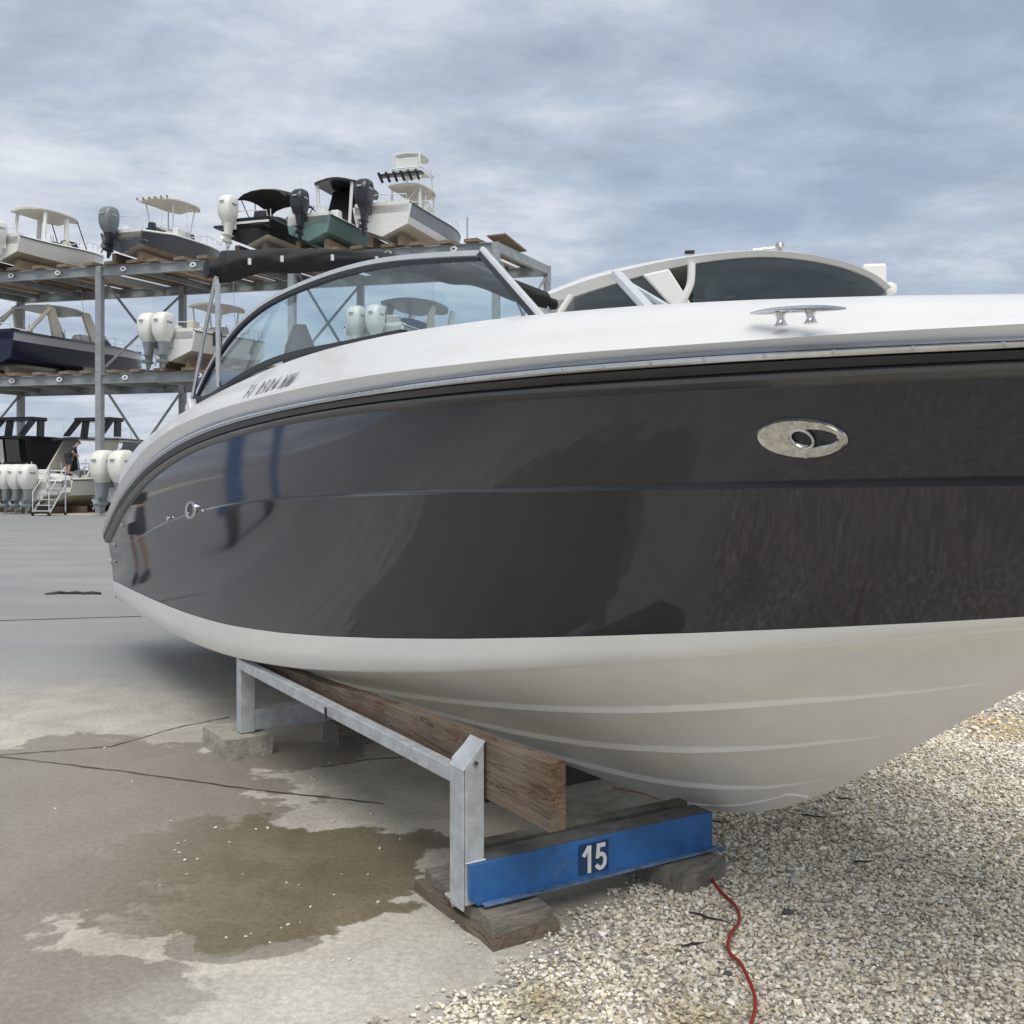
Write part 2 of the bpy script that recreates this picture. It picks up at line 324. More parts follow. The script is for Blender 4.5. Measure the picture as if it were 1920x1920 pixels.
# gravel bed
def gravel_bed_mat():
    m = bpy.data.materials.new('gravel_fines'); m.use_nodes = True
    nt = m.node_tree; N = nt.nodes; L = nt.links; p = N['Principled BSDF']; p.inputs['Roughness'].default_value = 0.95
    tc = N.new('ShaderNodeTexCoord'); v = N.new('ShaderNodeTexVoronoi'); v.inputs['Scale'].default_value = 62; L.new(tc.outputs['Object'], v.inputs['Vector'])
    sp = N.new('ShaderNodeSeparateColor'); L.new(v.outputs['Color'], sp.inputs[0])
    cr = N.new('ShaderNodeValToRGB'); e = cr.color_ramp.elements; e[0].color = (.30, .275, .23, 1); e[1].color = (.72, .69, .62, 1); k = e.new(.5); k.color = (.50, .465, .39, 1); L.new(sp.outputs[0], cr.inputs[0])
    mr = N.new('ShaderNodeMapRange'); mr.inputs[1].default_value = .15; mr.inputs[2].default_value = .75; mr.inputs[3].default_value = 1.12; mr.inputs[4].default_value = .55; L.new(v.outputs['Distance'], mr.inputs[0])
    vm = N.new('ShaderNodeVectorMath'); vm.operation = 'SCALE'; L.new(cr.outputs[0], vm.inputs[0]); L.new(mr.outputs[0], vm.inputs[3]); L.new(vm.outputs[0], p.inputs['Base Color'])
    b = N.new('ShaderNodeBump'); b.invert = True; b.inputs['Strength'].default_value = .8; b.inputs['Distance'].default_value = .012; L.new(v.outputs['Distance'], b.inputs['Height']); L.new(b.outputs[0], p.inputs['Normal'])
    return m
M['gravel_bed'] = gravel_bed_mat()
edge = [(-0.75, 2.2), (-0.42, 2.75), (-0.20, 3.02), (-0.03, 3.28), (0.10, 3.46), (0.26, 3.58), (0.40, 3.86), (0.56, 4.25), (0.66, 4.7), (0.78, 5.3), (1.15, 6.3), (1.7, 8.0), (2.6, 10.5), (5, 17)]
sheet(edge + [(40, 17), (40, -8), (-6, -8), (-3.2, -3), (-1.9, 0), (-1.25, 1.4)], 0.004, 'gravel_bed', M['gravel_bed'])

def gravel():
    rs = np.random.RandomState(3)
    ex = np.array([e[0] for e in edge]); ey = np.array([e[1] for e in edge])
    def take(n, y0, y1, rlo, rhi):
        y = rs.uniform(y0, y1, n); x = rs.uniform(-0.9, 0.70 * y1, n)
        d = x - np.interp(y, ey, ex) + 0.07 * np.sin(y * 9) + 0.05 * np.sin(y * 23 + x * 11)
        keep = rs.uniform(0, 1, n) < np.clip((d + 0.16) / 0.24, 0, 1) ** 1.6
        keep &= (x / y < 0.68) & (x / y > -0.32)
        r = rs.uniform(rlo, rhi, n) * np.where(rs.uniform(0, 1, n) < 0.06, 1.5, 1.0)
        return x[keep], y[keep], r[keep]
    parts = [take(56000, 2.5, 4.4, 0.0038, 0.0098), take(46000, 4.4, 6.4, 0.0048, 0.0105), take(19000, 6.4, 9.5, 0.008, 0.014)]
    x, y, r = (np.concatenate(c) for c in zip(*parts)); n = len(x)
    bm = bmesh.new(); bmesh.ops.create_icosphere(bm, subdivisions=1, radius=1); bm.verts.ensure_lookup_table()
    bv = np.array([v.co[:] for v in bm.verts]); bf = np.array([[v.index for v in f.verts] for f in bm.faces]); bm.free()
    nv = len(bv)
    V = np.repeat(bv[None], n, 0) * (1 + rs.uniform(-0.28, 0.28, (n, nv, 1)))
    V *= (r[:, None, None] * np.stack([rs.uniform(0.8, 1.35, n), rs.uniform(0.7, 1.1, n), rs.uniform(0.5, 0.8, n)], 1)[:, None, :])
    a = rs.uniform(0, 6.28, n); t = rs.uniform(-0.5, 0.5, n)
    ca, sa, ct, st_ = np.cos(a), np.sin(a), np.cos(t), np.sin(t)
    X = V[..., 0] * ct[:, None] - V[..., 2] * st_[:, None]; Z = V[..., 0] * st_[:, None] + V[..., 2] * ct[:, None]; Y = V[..., 1]
    V = np.stack([X * ca[:, None] - Y * sa[:, None] + x[:, None], X * sa[:, None] + Y * ca[:, None] + y[:, None], Z + (0.004 + r * rs.uniform(0.25, 0.9, n))[:, None]], -1)
    F = (bf[None] + (np.arange(n) * nv)[:, None, None]).reshape(-1, 3)
    me = bpy.data.meshes.new('gravel')
    me.vertices.add(n * nv); me.vertices.foreach_set('co', V.reshape(-1).astype(np.float32))
    nf = len(F); me.loops.add(nf * 3); me.loops.foreach_set('vertex_index', F.reshape(-1).astype(np.int32))
    me.polygons.add(nf); me.polygons.foreach_set('loop_start', np.arange(0, nf * 3, 3, dtype=np.int32))
    me.update(calc_edges=True); me.validate()
    pal = np.array([[.52, .48, .40], [.60, .57, .50], [.42, .38, .30], [.66, .64, .59], [.34, .31, .26], [.50, .43, .32], [.24, .22, .195], [.38, .37, .35]])
    c = pal[rs.choice(8, n, p=[.23, .20, .17, .12, .10, .10, .05, .03])] * rs.uniform(1.12, 1.62, (n, 1)) * np.array([1.0, .99, .97])
    # mossy, rusty and plain darker patches among the stones
    pn = np.sin(x * 5.1 + 1.3) * np.sin(y * 4.3 + x * 2) + 0.4 * np.sin(x * 13 + y * 9)
    for cx, cy, rr, tint in ((0.08, 3.12, 0.16, (.45, .42, .26)), (0.55, 3.0, 0.2, (.7, .66, .5)), (3.2, 6.6, 0.5, (.85, .7, .42)), (0.72, 4.35, 0.22, (.62, .6, .58))):
        k = np.clip(1 - np.hypot(x - cx, y - cy) / rr, 0, 1)[:, None] * 0.9; c = c * (1 - k) + c * np.array(tint) * k
    c *= (1 + 0.10 * pn)[:, None]
    at_ = me.color_attributes.new('stone_colour', 'FLOAT_COLOR', 'POINT')
    at_.data.foreach_set('color', np.repeat(np.concatenate([c, np.ones((n, 1))], 1)[:, None], nv, 1).reshape(-1).astype(np.float32))
    m = bpy.data.materials.new('gravel_stone'); m.use_nodes = True; nt = m.node_tree; p = nt.nodes['Principled BSDF']; p.inputs['Roughness'].default_value = 0.8
    ca_ = nt.nodes.new('ShaderNodeAttribute'); ca_.attribute_name = 'stone_colour'
    nz = nt.nodes.new('ShaderNodeTexNoise'); nz.inputs['Scale'].default_value = 120; tc = nt.nodes.new('ShaderNodeTexCoord'); nt.links.new(tc.outputs['Object'], nz.inputs['Vector'])
    mr = nt.nodes.new('ShaderNodeMapRange'); mr.inputs[1].default_value = .3; mr.inputs[2].default_value = .7; mr.inputs[3].default_value = .8; mr.inputs[4].default_value = 1.15; nt.links.new(nz.outputs[0], mr.inputs[0])
    vm = nt.nodes.new('ShaderNodeVectorMath'); vm.operation = 'SCALE'; nt.links.new(ca_.outputs['Color'], vm.inputs[0]); nt.links.new(mr.outputs[0], vm.inputs[3]); nt.links.new(vm.outputs[0], p.inputs['Base Color'])
    o = bpy.data.objects.new('gravel', me); COL.objects.link(o); me.materials.append(m); me.polygons.foreach_set('use_smooth', [False] * nf)
    o['kind'] = 'stuff'; o['label'] = 'pale angular gravel spread under and beside the boat'; o['category'] = 'gravel'
    return m
M['stone'] = gravel()

# hull lines measured in the boat frame (metres aft, metres from the eye, height)
TAB = {
'rubtop': [(0.23,3,1.902),(0.315,2.905,1.898),(0.432,2.768,1.894),(0.565,2.618,1.892),(0.709,2.475,1.892),(0.864,2.349,1.894),(1.026,2.234,1.898),(1.195,2.128,1.903),(1.37,2.029,1.909),(1.55,1.944,1.915),(1.736,1.875,1.922),(1.927,1.817,1.929),(2.122,1.768,1.935),(2.321,1.727,1.941),(2.524,1.692,1.947),(2.73,1.667,1.951),(2.94,1.647,1.956),(3.154,1.631,1.959),(3.37,1.618,1.962),(3.59,1.609,1.964),(3.812,1.604,1.966),(4.037,1.601,1.967),(4.265,1.6,1.968),(4.496,1.6,1.968),(4.729,1.6,1.967),(4.964,1.6,1.965),(5.202,1.6,1.962),(5.442,1.6,1.958),(5.685,1.6,1.951),(5.929,1.6,1.942),(6.176,1.6,1.93),(6.425,1.6,1.914),(6.675,1.6,1.895),(6.928,1.6,1.871),(7.183,1.6,1.842),(7.439,1.6,1.809),(7.698,1.6,1.769),(7.958,1.6,1.724),(8.22,1.602,1.672),(8.483,1.605,1.615),(8.749,1.608,1.551),(9.016,1.613,1.482),(9.285,1.624,1.407),(9.555,1.638,1.327),(9.827,1.651,1.243),(10.1,1.666,1.154)],
'rubbot': [(0.23,3,1.845),(0.315,2.905,1.846),(0.432,2.768,1.846),(0.565,2.618,1.847),(0.709,2.475,1.848),(0.864,2.349,1.849),(1.026,2.234,1.851),(1.195,2.128,1.854),(1.37,2.029,1.857),(1.55,1.944,1.86),(1.736,1.875,1.864),(1.927,1.817,1.868),(2.122,1.768,1.872),(2.321,1.727,1.877),(2.524,1.692,1.882),(2.73,1.667,1.886),(2.94,1.647,1.891),(3.154,1.631,1.895),(3.37,1.618,1.898),(3.59,1.609,1.901),(3.812,1.604,1.903),(4.037,1.601,1.904),(4.265,1.6,1.904),(4.496,1.6,1.902),(4.729,1.6,1.9),(4.964,1.6,1.895),(5.202,1.6,1.889),(5.442,1.6,1.881),(5.685,1.6,1.871),(5.929,1.6,1.859),(6.176,1.6,1.844),(6.425,1.6,1.825),(6.675,1.6,1.804),(6.928,1.6,1.778),(7.183,1.6,1.748),(7.439,1.6,1.713),(7.698,1.6,1.673),(7.958,1.6,1.627),(8.22,1.602,1.575),(8.483,1.605,1.516),(8.749,1.608,1.451),(9.016,1.613,1.379),(9.285,1.624,1.301),(9.555,1.638,1.217),(9.827,1.651,1.13),(10.1,1.666,1.041)],
'flange': [(0.242,3,1.809),(0.327,2.904,1.814),(0.443,2.767,1.819),(0.576,2.618,1.824),(0.72,2.477,1.827),(0.874,2.353,1.829),(1.036,2.239,1.83),(1.205,2.134,1.832),(1.38,2.036,1.833),(1.56,1.952,1.835),(1.746,1.884,1.838),(1.936,1.826,1.842),(2.131,1.778,1.846),(2.33,1.737,1.851),(2.532,1.703,1.856),(2.739,1.678,1.862),(2.949,1.659,1.868),(3.162,1.643,1.873),(3.378,1.63,1.878),(3.597,1.621,1.882),(3.819,1.616,1.884),(4.044,1.613,1.885),(4.272,1.612,1.885),(4.502,1.612,1.883),(4.735,1.612,1.88),(4.97,1.612,1.875),(5.208,1.612,1.868),(5.448,1.612,1.86),(5.69,1.612,1.85),(5.934,1.612,1.838),(6.18,1.612,1.824),(6.429,1.612,1.807),(6.679,1.612,1.788),(6.932,1.612,1.765),(7.186,1.612,1.737),(7.442,1.612,1.705),(7.7,1.612,1.666),(7.96,1.612,1.621),(8.222,1.614,1.568),(8.485,1.617,1.508),(8.75,1.62,1.441),(9.017,1.625,1.367),(9.285,1.636,1.289),(9.555,1.65,1.21),(9.827,1.663,1.137),(10.1,1.678,1.079)],
'knuck': [(0.54,3,1.597),(0.622,2.915,1.597),(0.734,2.795,1.598),(0.862,2.659,1.598),(1.001,2.523,1.597),(1.15,2.4,1.596),(1.306,2.287,1.595),(1.469,2.184,1.593),(1.638,2.093,1.59),(1.812,2.014,1.587),(1.991,1.944,1.584),(2.175,1.886,1.58),(2.362,1.837,1.577),(2.554,1.795,1.573),(2.75,1.76,1.568),(2.949,1.73,1.564),(3.151,1.706,1.56),(3.357,1.685,1.555),(3.565,1.668,1.55),(3.777,1.656,1.545),(3.991,1.647,1.539),(4.208,1.642,1.533),(4.428,1.639,1.526),(4.65,1.635,1.518),(4.874,1.632,1.51),(5.101,1.63,1.5),(5.33,1.63,1.489),(5.562,1.63,1.476),(5.795,1.63,1.461),(6.031,1.63,1.445),(6.269,1.63,1.426),(6.508,1.63,1.406),(6.75,1.63,1.382),(6.994,1.63,1.356),(7.239,1.63,1.327),(7.486,1.63,1.296),(7.735,1.63,1.261),(7.986,1.631,1.224),(8.238,1.635,1.184),(8.492,1.64,1.141),(8.748,1.645,1.096),(9.005,1.652,1.049),(9.264,1.663,1),(9.525,1.676,0.95),(9.787,1.689,0.9),(10.05,1.703,0.849)],
'wtop': [(1.055,3,1.326),(1.132,2.922,1.314),(1.238,2.816,1.297),(1.358,2.698,1.279),(1.49,2.579,1.259),(1.629,2.471,1.238),(1.776,2.385,1.216),(1.929,2.316,1.194),(2.088,2.255,1.171),(2.252,2.2,1.148),(2.42,2.147,1.124),(2.593,2.097,1.101),(2.769,2.05,1.077),(2.95,2.005,1.053),(3.134,1.961,1.029),(3.321,1.92,1.005),(3.511,1.883,0.981),(3.705,1.852,0.958),(3.901,1.825,0.935),(4.1,1.8,0.912),(4.301,1.778,0.891),(4.505,1.757,0.869),(4.712,1.735,0.849),(4.921,1.715,0.83),(5.132,1.701,0.811),(5.346,1.693,0.794),(5.561,1.685,0.778),(5.779,1.678,0.763),(5.998,1.672,0.749),(6.22,1.67,0.737),(6.444,1.67,0.727),(6.669,1.67,0.718),(6.896,1.67,0.71),(7.125,1.67,0.704),(7.356,1.67,0.699),(7.589,1.67,0.696),(7.823,1.67,0.694),(8.059,1.67,0.692),(8.296,1.67,0.692),(8.535,1.67,0.692),(8.775,1.67,0.691),(9.017,1.673,0.691),(9.261,1.68,0.689),(9.506,1.69,0.686),(9.752,1.7,0.681),(10,1.711,0.673)],
'wbot': [(1.112,3,1.308),(1.188,2.92,1.293),(1.293,2.81,1.273),(1.413,2.688,1.249),(1.543,2.57,1.223),(1.682,2.468,1.196),(1.828,2.387,1.167),(1.98,2.321,1.137),(2.138,2.262,1.106),(2.301,2.208,1.074),(2.468,2.156,1.042),(2.639,2.107,1.01),(2.815,2.061,0.977),(2.994,2.016,0.944),(3.177,1.973,0.912),(3.363,1.933,0.88),(3.552,1.898,0.848),(3.744,1.868,0.817),(3.939,1.842,0.787),(4.137,1.818,0.758),(4.337,1.796,0.73),(4.54,1.774,0.703),(4.745,1.752,0.678),(4.953,1.733,0.653),(5.163,1.72,0.631),(5.375,1.712,0.61),(5.589,1.704,0.59),(5.805,1.697,0.573),(6.024,1.692,0.557),(6.244,1.69,0.542),(6.466,1.69,0.53),(6.69,1.69,0.519),(6.916,1.69,0.51),(7.143,1.69,0.503),(7.373,1.69,0.498),(7.604,1.69,0.494),(7.837,1.69,0.491),(8.071,1.69,0.49),(8.307,1.69,0.491),(8.544,1.69,0.492),(8.783,1.69,0.494),(9.024,1.693,0.497),(9.266,1.701,0.5),(9.509,1.71,0.504),(9.754,1.72,0.507),(10,1.731,0.511)],
'strip': [(0.258,3,1.929),(0.342,2.903,1.93),(0.459,2.767,1.931),(0.591,2.619,1.932),(0.736,2.482,1.933),(0.889,2.36,1.934),(1.051,2.248,1.936),(1.22,2.143,1.939),(1.394,2.047,1.942),(1.574,1.964,1.947),(1.76,1.897,1.952),(1.95,1.841,1.958),(2.144,1.793,1.965),(2.342,1.753,1.973),(2.545,1.719,1.981),(2.751,1.695,1.989),(2.96,1.676,1.996),(3.173,1.66,2.003),(3.389,1.647,2.01),(3.608,1.639,2.016),(3.83,1.634,2.021),(4.054,1.631,2.025),(4.281,1.63,2.028),(4.511,1.63,2.03),(4.744,1.63,2.03),(4.979,1.63,2.03),(5.216,1.63,2.028),(5.455,1.63,2.025),(5.697,1.63,2.021),(5.941,1.63,2.015),(6.187,1.629,2.006),(6.435,1.628,1.995),(6.685,1.627,1.981),(6.937,1.625,1.963),(7.191,1.624,1.939),(7.447,1.623,1.91),(7.704,1.621,1.874),(7.964,1.621,1.83),(8.225,1.621,1.777),(8.488,1.622,1.715),(8.753,1.624,1.644),(9.019,1.628,1.565),(9.287,1.639,1.479),(9.556,1.653,1.389),(9.827,1.666,1.301),(10.1,1.681,1.222)],
'step': [(0.311,3,1.959),(0.395,2.902,1.953),(0.511,2.767,1.947),(0.643,2.628,1.945),(0.786,2.5,1.947),(0.939,2.384,1.952),(1.1,2.276,1.96),(1.267,2.176,1.971),(1.441,2.083,1.983),(1.62,2.006,1.997),(1.805,1.943,2.011),(1.993,1.889,2.025),(2.187,1.843,2.038),(2.384,1.805,2.051),(2.585,1.774,2.062),(2.79,1.751,2.072),(2.999,1.732,2.081),(3.21,1.718,2.089),(3.425,1.706,2.095),(3.643,1.698,2.1),(3.863,1.693,2.105),(4.087,1.691,2.109),(4.313,1.69,2.112),(4.541,1.69,2.114),(4.773,1.69,2.116),(5.006,1.69,2.116),(5.242,1.69,2.116),(5.48,1.69,2.115),(5.721,1.69,2.112),(5.963,1.69,2.108),(6.208,1.687,2.101),(6.455,1.684,2.09),(6.703,1.681,2.076),(6.954,1.677,2.058),(7.207,1.674,2.035),(7.461,1.671,2.007),(7.717,1.667,1.972),(7.975,1.664,1.93),(8.235,1.663,1.882),(8.497,1.662,1.825),(8.76,1.661,1.761),(9.025,1.663,1.688),(9.291,1.675,1.607),(9.559,1.688,1.516),(9.829,1.702,1.417),(10.1,1.716,1.307)],
'crest': [(0.421,3,2.015),(0.503,2.906,2.005),(0.615,2.785,1.995),(0.743,2.666,1.991),(0.881,2.556,1.992),(1.029,2.452,1.999),(1.185,2.354,2.01),(1.347,2.261,2.024),(1.516,2.179,2.04),(1.689,2.111,2.058),(1.868,2.054,2.075),(2.051,2.004,2.093),(2.238,1.963,2.11),(2.429,1.927,2.127),(2.624,1.899,2.142),(2.822,1.878,2.157),(3.024,1.861,2.171),(3.229,1.846,2.184),(3.437,1.835,2.196),(3.647,1.828,2.208),(3.861,1.823,2.218),(4.077,1.821,2.227),(4.296,1.82,2.234),(4.518,1.82,2.24),(4.741,1.82,2.244),(4.968,1.82,2.245),(5.196,1.82,2.243),(5.427,1.82,2.239),(5.66,1.82,2.232),(5.894,1.82,2.221),(6.131,1.816,2.208),(6.37,1.808,2.192),(6.611,1.8,2.173),(6.854,1.792,2.152),(7.098,1.783,2.128),(7.345,1.775,2.103),(7.593,1.767,2.075),(7.843,1.759,2.045),(8.094,1.751,2.012),(8.347,1.745,1.976),(8.602,1.739,1.936),(8.859,1.734,1.89),(9.117,1.737,1.838),(9.376,1.749,1.779),(9.637,1.762,1.713),(9.9,1.775,1.641)],
'keel': [(1.22,3,1.277),(1.295,3,1.261),(1.399,3,1.23),(1.517,3,1.184),(1.646,3,1.111),(1.783,3,1.028),(1.927,3,0.938),(2.078,3,0.836),(2.234,3,0.729),(2.394,3,0.62),(2.56,3,0.51),(2.729,3,0.402),(2.903,3,0.309),(3.08,3,0.241),(3.26,3,0.194),(3.444,3,0.162),(3.631,3,0.144),(3.82,3,0.134),(4.013,3,0.124),(4.208,3,0.116),(4.406,3,0.111),(4.607,3,0.107),(4.809,3,0.104),(5.014,3,0.1),(5.222,3,0.1),(5.431,3,0.1),(5.643,3,0.1),(5.856,3,0.1),(6.072,3,0.1),(6.29,3,0.1),(6.509,3,0.1),(6.73,3,0.1),(6.953,3,0.1),(7.178,3,0.1),(7.405,3,0.1),(7.633,3,0.1),(7.863,3,0.1),(8.094,3,0.1),(8.327,3,0.1),(8.562,3,0.1),(8.798,3,0.1),(9.036,3,0.1),(9.275,3,0.1),(9.515,3,0.1),(9.757,3,0.1),(10,3,0.1)],
'wbase': [(2.988,1.899,2.179),(3.243,1.88,2.19),(3.522,1.867,2.203),(4.041,1.856,2.224),(4.699,1.855,2.249),(5.15,1.855,2.271),(5.51,1.855,2.28),(5.903,1.855,2.274),(6.322,1.845,2.237),(6.78,1.829,2.18),(7.077,1.819,2.14),(7.255,1.813,2.166)],
'wtopf': [(3.644,2.05,2.512),(3.885,2.034,2.551),(4.377,2.005,2.622),(4.686,1.989,2.653),(5.034,1.972,2.674),(5.315,1.96,2.681),(5.568,1.949,2.683),(5.859,1.937,2.679),(6.168,1.925,2.663),(6.537,1.911,2.609),(6.753,1.903,2.555),(6.981,1.894,2.484),(7.171,1.887,2.408),(7.318,1.881,2.339),(7.514,1.87,2.213)]}

# ------------------------------------------------------------------ the dark sport boat in the foreground
# boat frame: s = metres aft along the keel line, t = metres inboard from the eye (centreline t = 3), z = height
BROT = math.atan2(0.515, 0.857); AX = Vector((-math.sin(BROT), math.cos(BROT), 0)); MX = Vector((math.cos(BROT), math.sin(BROT), 0)); TC = 3.0
def boatw(s, t, z=0.0): return AX * s + MX * t + Vector((0, 0, z))
boat = thing('sport_boat', 'large sport boat with charcoal grey hull, white deck and tinted windscreen on the stand', 'motorboat', boatw(5, TC), BROT)
def bl(p): return Vector((p[1] - TC, p[0] - 5.0, p[2]))
def mir(v): return Vector((-v.x, v.y, v.z))
C = {k: [bl(p) for p in v] for k, v in TAB.items()}
NS = len(C['keel'])
for i in range(NS):
    C['flange'][i].z = min(C['flange'][i].z, C['rubbot'][i].z - 0.018)
def dz(v, dx, dz_): return v + Vector((dx, 0, dz_))
def side_rows(*names): return [[(C[n][i] if isinstance(n, str) else n(i)) for n in names] for i in range(NS)]
def both(rows): return rows, [[mir(p) for p in r] for r in rows]
def bulge(a, b, k, out):                       # point between two curves pushed outboard
    def f(i):
        p = C[a][i].lerp(C[b][i], k); w = min(1, abs(p.x) / 0.6); return p + Vector((-out * w, 0, 0))
    return f
# topsides
b = MB()
kn_lo = lambda i: C['knuck'][i] + Vector((-0.004, 0, -0.007))
kn_hi = lambda i: C['knuck'][i] + Vector((0.009, 0, 0.008))
cham = lambda i: C['wtop'][i] + Vector((0.0, 0, 0.0))
def top_in(i): return C['flange'][i] + Vector((0.012, 0, -0.012))
rows = side_rows(cham, bulge('wtop', 'knuck', .25, -.004), bulge('wtop', 'knuck', .5, -.005), bulge('wtop', 'knuck', .75, -.004), kn_lo)
for r in both(rows): b.loft(r)
rows = side_rows(kn_hi, bulge('knuck', 'flange', .33, -.005), bulge('knuck', 'flange', .66, -.005), top_in)
for r in both(rows): b.loft(r)
rows = side_rows(kn_lo, kn_hi)
for r in both(rows): b.loft(r)
hull = b.build('hull_side', M['hull_dark'], boat, True, angle=12)
# rolled edge below the rubbing strake
b = MB()
def fl(k, out): return lambda i: top_in(i).lerp(C['rubbot'][i], k) + Vector((-out * min(1, abs(C['flange'][i].x) / .5), 0, 0))
rows = side_rows(fl(0, 0.001), fl(.2, .016), fl(.5, .024), fl(.8, .018), fl(1.05, .0))
for r in both(rows): b.loft(r)
b.build('hull_flange', mat('dark_grey_flange', (0.055, 0.055, 0.06), 0.22, coat=0.3), boat, True)
# white boot stripe with rounded chine
b = MB()
rows = side_rows(lambda i: C['wtop'][i] + Vector((-0.004, 0, 0.002)), lambda i: C['wtop'][i].lerp(C['wbot'][i], .5) + Vector((-0.006, 0, 0)), lambda i: C['wbot'][i] + Vector((0, 0, 0.012)), lambda i: C['wbot'][i] + Vector((0.016, 0, -0.002)))
for r in both(rows): b.loft(r)
b.build('boot_stripe', M['hull_white'], boat, True, angle=50)
# bottom
def bot(i, v):
    p = C['wbot'][i].lerp(C['keel'][i], v); p = p + Vector((0, 0, 0.03 * math.sin(math.pi * v)))
    if v == 0: p += Vector((0.016, 0, -0.002))
    return p
b = MB()
vs_ = [0, .015, .06, .15, .3, .45, .6, .75, .9, 1]
rows = [[bot(i, v) + (Vector((.0, 0, .022)) if v == .015 else Vector((0, 0, 0.018 if v == .06 else 0))) for v in vs_] for i in range(NS)]
for r in both(rows): b.loft(r)
b.build('hull_bottom', M['bottom'], boat, True, angle=25)
# spray strakes
def botf(s, v):
    y = s - 5
    ks = C['keel']; cs = C['wbot']
    best = min(range(NS - 1), key=lambda i: abs((cs[i].y * (1 - v) + ks[i].y * v) - y))
    lo = max(0, best - 1)
    for i in range(lo, min(NS - 1, lo + 3)):
        a = cs[i].y * (1 - v) + ks[i].y * v; c = cs[i + 1].y * (1 - v) + ks[i + 1].y * v
        if a <= y <= c:
            f = (y - a) / (c - a); return bot(i, v).lerp(bot(i + 1, v), f)
    return bot(best, v)
for tab in ([(1.86, .93), (2.19, .515), (2.61, .335), (3.2, .285), (4, .285), (6, .30), (9.8, .30)], [(2.25, .92), (2.69, .615), (3.19, .55), (3.8, .58), (5, .62), (9.8, .62)], [(2.62, .95), (3.0, .82), (3.5, .80), (4.3, .85), (9.8, .88)]):
    b = MB(); rows = []
    s0, s1 = tab[0][0], tab[-1][0]
    sv = [s0 + (s1 - s0) * (k / 59) ** 1.2 for k in range(60)]; vv = [pchip(tab, x) for x in sv]
    for _ in range(14): vv = [vv[0]] + [(vv[k - 1] + 2 * vv[k] + vv[k + 1]) / 4 for k in range(1, 59)] + [vv[-1]]
    for k in range(60):
        s = s0 + (s1 - s0) * (k / 59) ** 1.2; v = vv[k]; g = min(1, (s - s0) / 0.7) ** 0.8
        p = botf(s, v); q = botf(s, v + .02); d = (q - p).normalized(); nrm = Vector((d.z, 0, -d.x)); nrm = nrm if nrm.z < 0 else -nrm
        w = 0.021 * (0.25 + 0.75 * g); h = 0.015 * g
        rows.append([p - d * w * 1.5 - nrm * .003, p - d * w * .95 + nrm * h * .16, p - d * w * .45 + nrm * h * .52, p - d * w * 0.05 + nrm * h * .92, p + d * w * 0.08 + nrm * h, p + d * w * .14 + nrm * h * .8, p + d * w * .16 - nrm * .006])
    for r in both(rows): b.loft(r)
    b.build('strake', M['strake'], boat, True, angle=55)
b = MB()
pts = [botf(s, v) for s, v in ((2.77, .985), (2.80, .955), (2.83, .935), (2.95, .94), (3.13, .952), (3.35, .965), (3.6, .985))]
b.tube([p + Vector((0, 0, -0.002)) for p in pts], 0.006, 6); b.build('keel_pad', M['strake'], boat, True)
# transom and stern platform
b = MB(); e = NS - 1; e_y = min(C[k_][-1].y for k_ in ('crest', 'rubtop', 'wtop', 'keel', 'wbot'))
prof = [C['crest'][e], C['step'][e], C['strip'][e], C['rubtop'][e], C['rubbot'][e], top_in(e), bulge('knuck', 'flange', .66, -.005)(e), bulge('knuck', 'flange', .33, -.005)(e), kn_hi(e), kn_lo(e), bulge('wtop', 'knuck', .75, -.004)(e), bulge('wtop', 'knuck', .5, -.005)(e), bulge('wtop', 'knuck', .25, -.004)(e), C['wtop'][e], C['wbot'][e], bot(e, .5), C['keel'][e]]
ring = prof + [mir(p) for p in prof[-2::-1]]
ring2 = [Vector((p.x * .93, e_y - .06, p.z * .96 + .03)) for p in ring]; ring3 = [Vector((p.x * .3, e_y - .12, p.z * .5 + .4)) for p in ring]; b.loft([ring, ring2, ring3], True); b.add(ring3, [tuple(range(len(ring3)))]); b.build('transom', M['hull_dark'], boat)
# rubbing strake: grey vinyl cap, stainless insert, black lower lip
def rr(k, out): return lambda i: C['rubtop'][i].lerp(C['rubbot'][i], k) + Vector((-out * min(1, abs(C['rubtop'][i].x) / .5), 0, 0))
b = MB(); rows = side_rows(rr(-.03, -.01), rr(0, .010), rr(.10, .018), rr(.20, .022), rr(.22, .016))
for r in both(rows): b.loft(r)
rail = b.build('rub_rail', M['rub_grey'], boat, True, angle=35)
b = MB(); rows = side_rows(rr(.20, .012), rr(.23, .024), rr(.32, .034), rr(.46, .034), rr(.56, .024), rr(.60, .014))
for r in both(rows): b.loft(r)
b.build('rail_insert', M['steel'], rail, True, angle=60)
b = MB(); rows = side_rows(rr(.59, .015), rr(.62, .024), rr(.80, .022), rr(.97, .014), rr(1.03, -.012))
for r in both(rows): b.loft(r)
b.build('rail_lip', M['rub_black'], rail, True, angle=35)
def at_s(name, s):
    c = C[name]; ys = [p.y for p in c]; y = s - 5
    return Vector((float(np.interp(y, ys, [p.x for p in c])), y, float(np.interp(y, ys, [p.z for p in c]))))
screw_me = None
s = 1.0
while s < 6.2:
    p = at_s('rubtop', s).lerp(at_s('rubbot', s), .44) + Vector((-0.033, 0, 0.004))
    if screw_me is None:
        mb = MB(); mb.loft([superell(0, 0, -0.002, .0065, .0065, 8, 2), superell(0, 0, 0.002, .0055, .0055, 8, 2)], True, True)
        o = mb.build('screw', M['steel_dull'], rail); screw_me = o.data
    else:
        o = bpy.data.objects.new('screw', screw_me); COL.objects.link(o); o.parent = rail
    o.location = p; o.rotation_euler = (0, R(-90), 0); s += 0.165
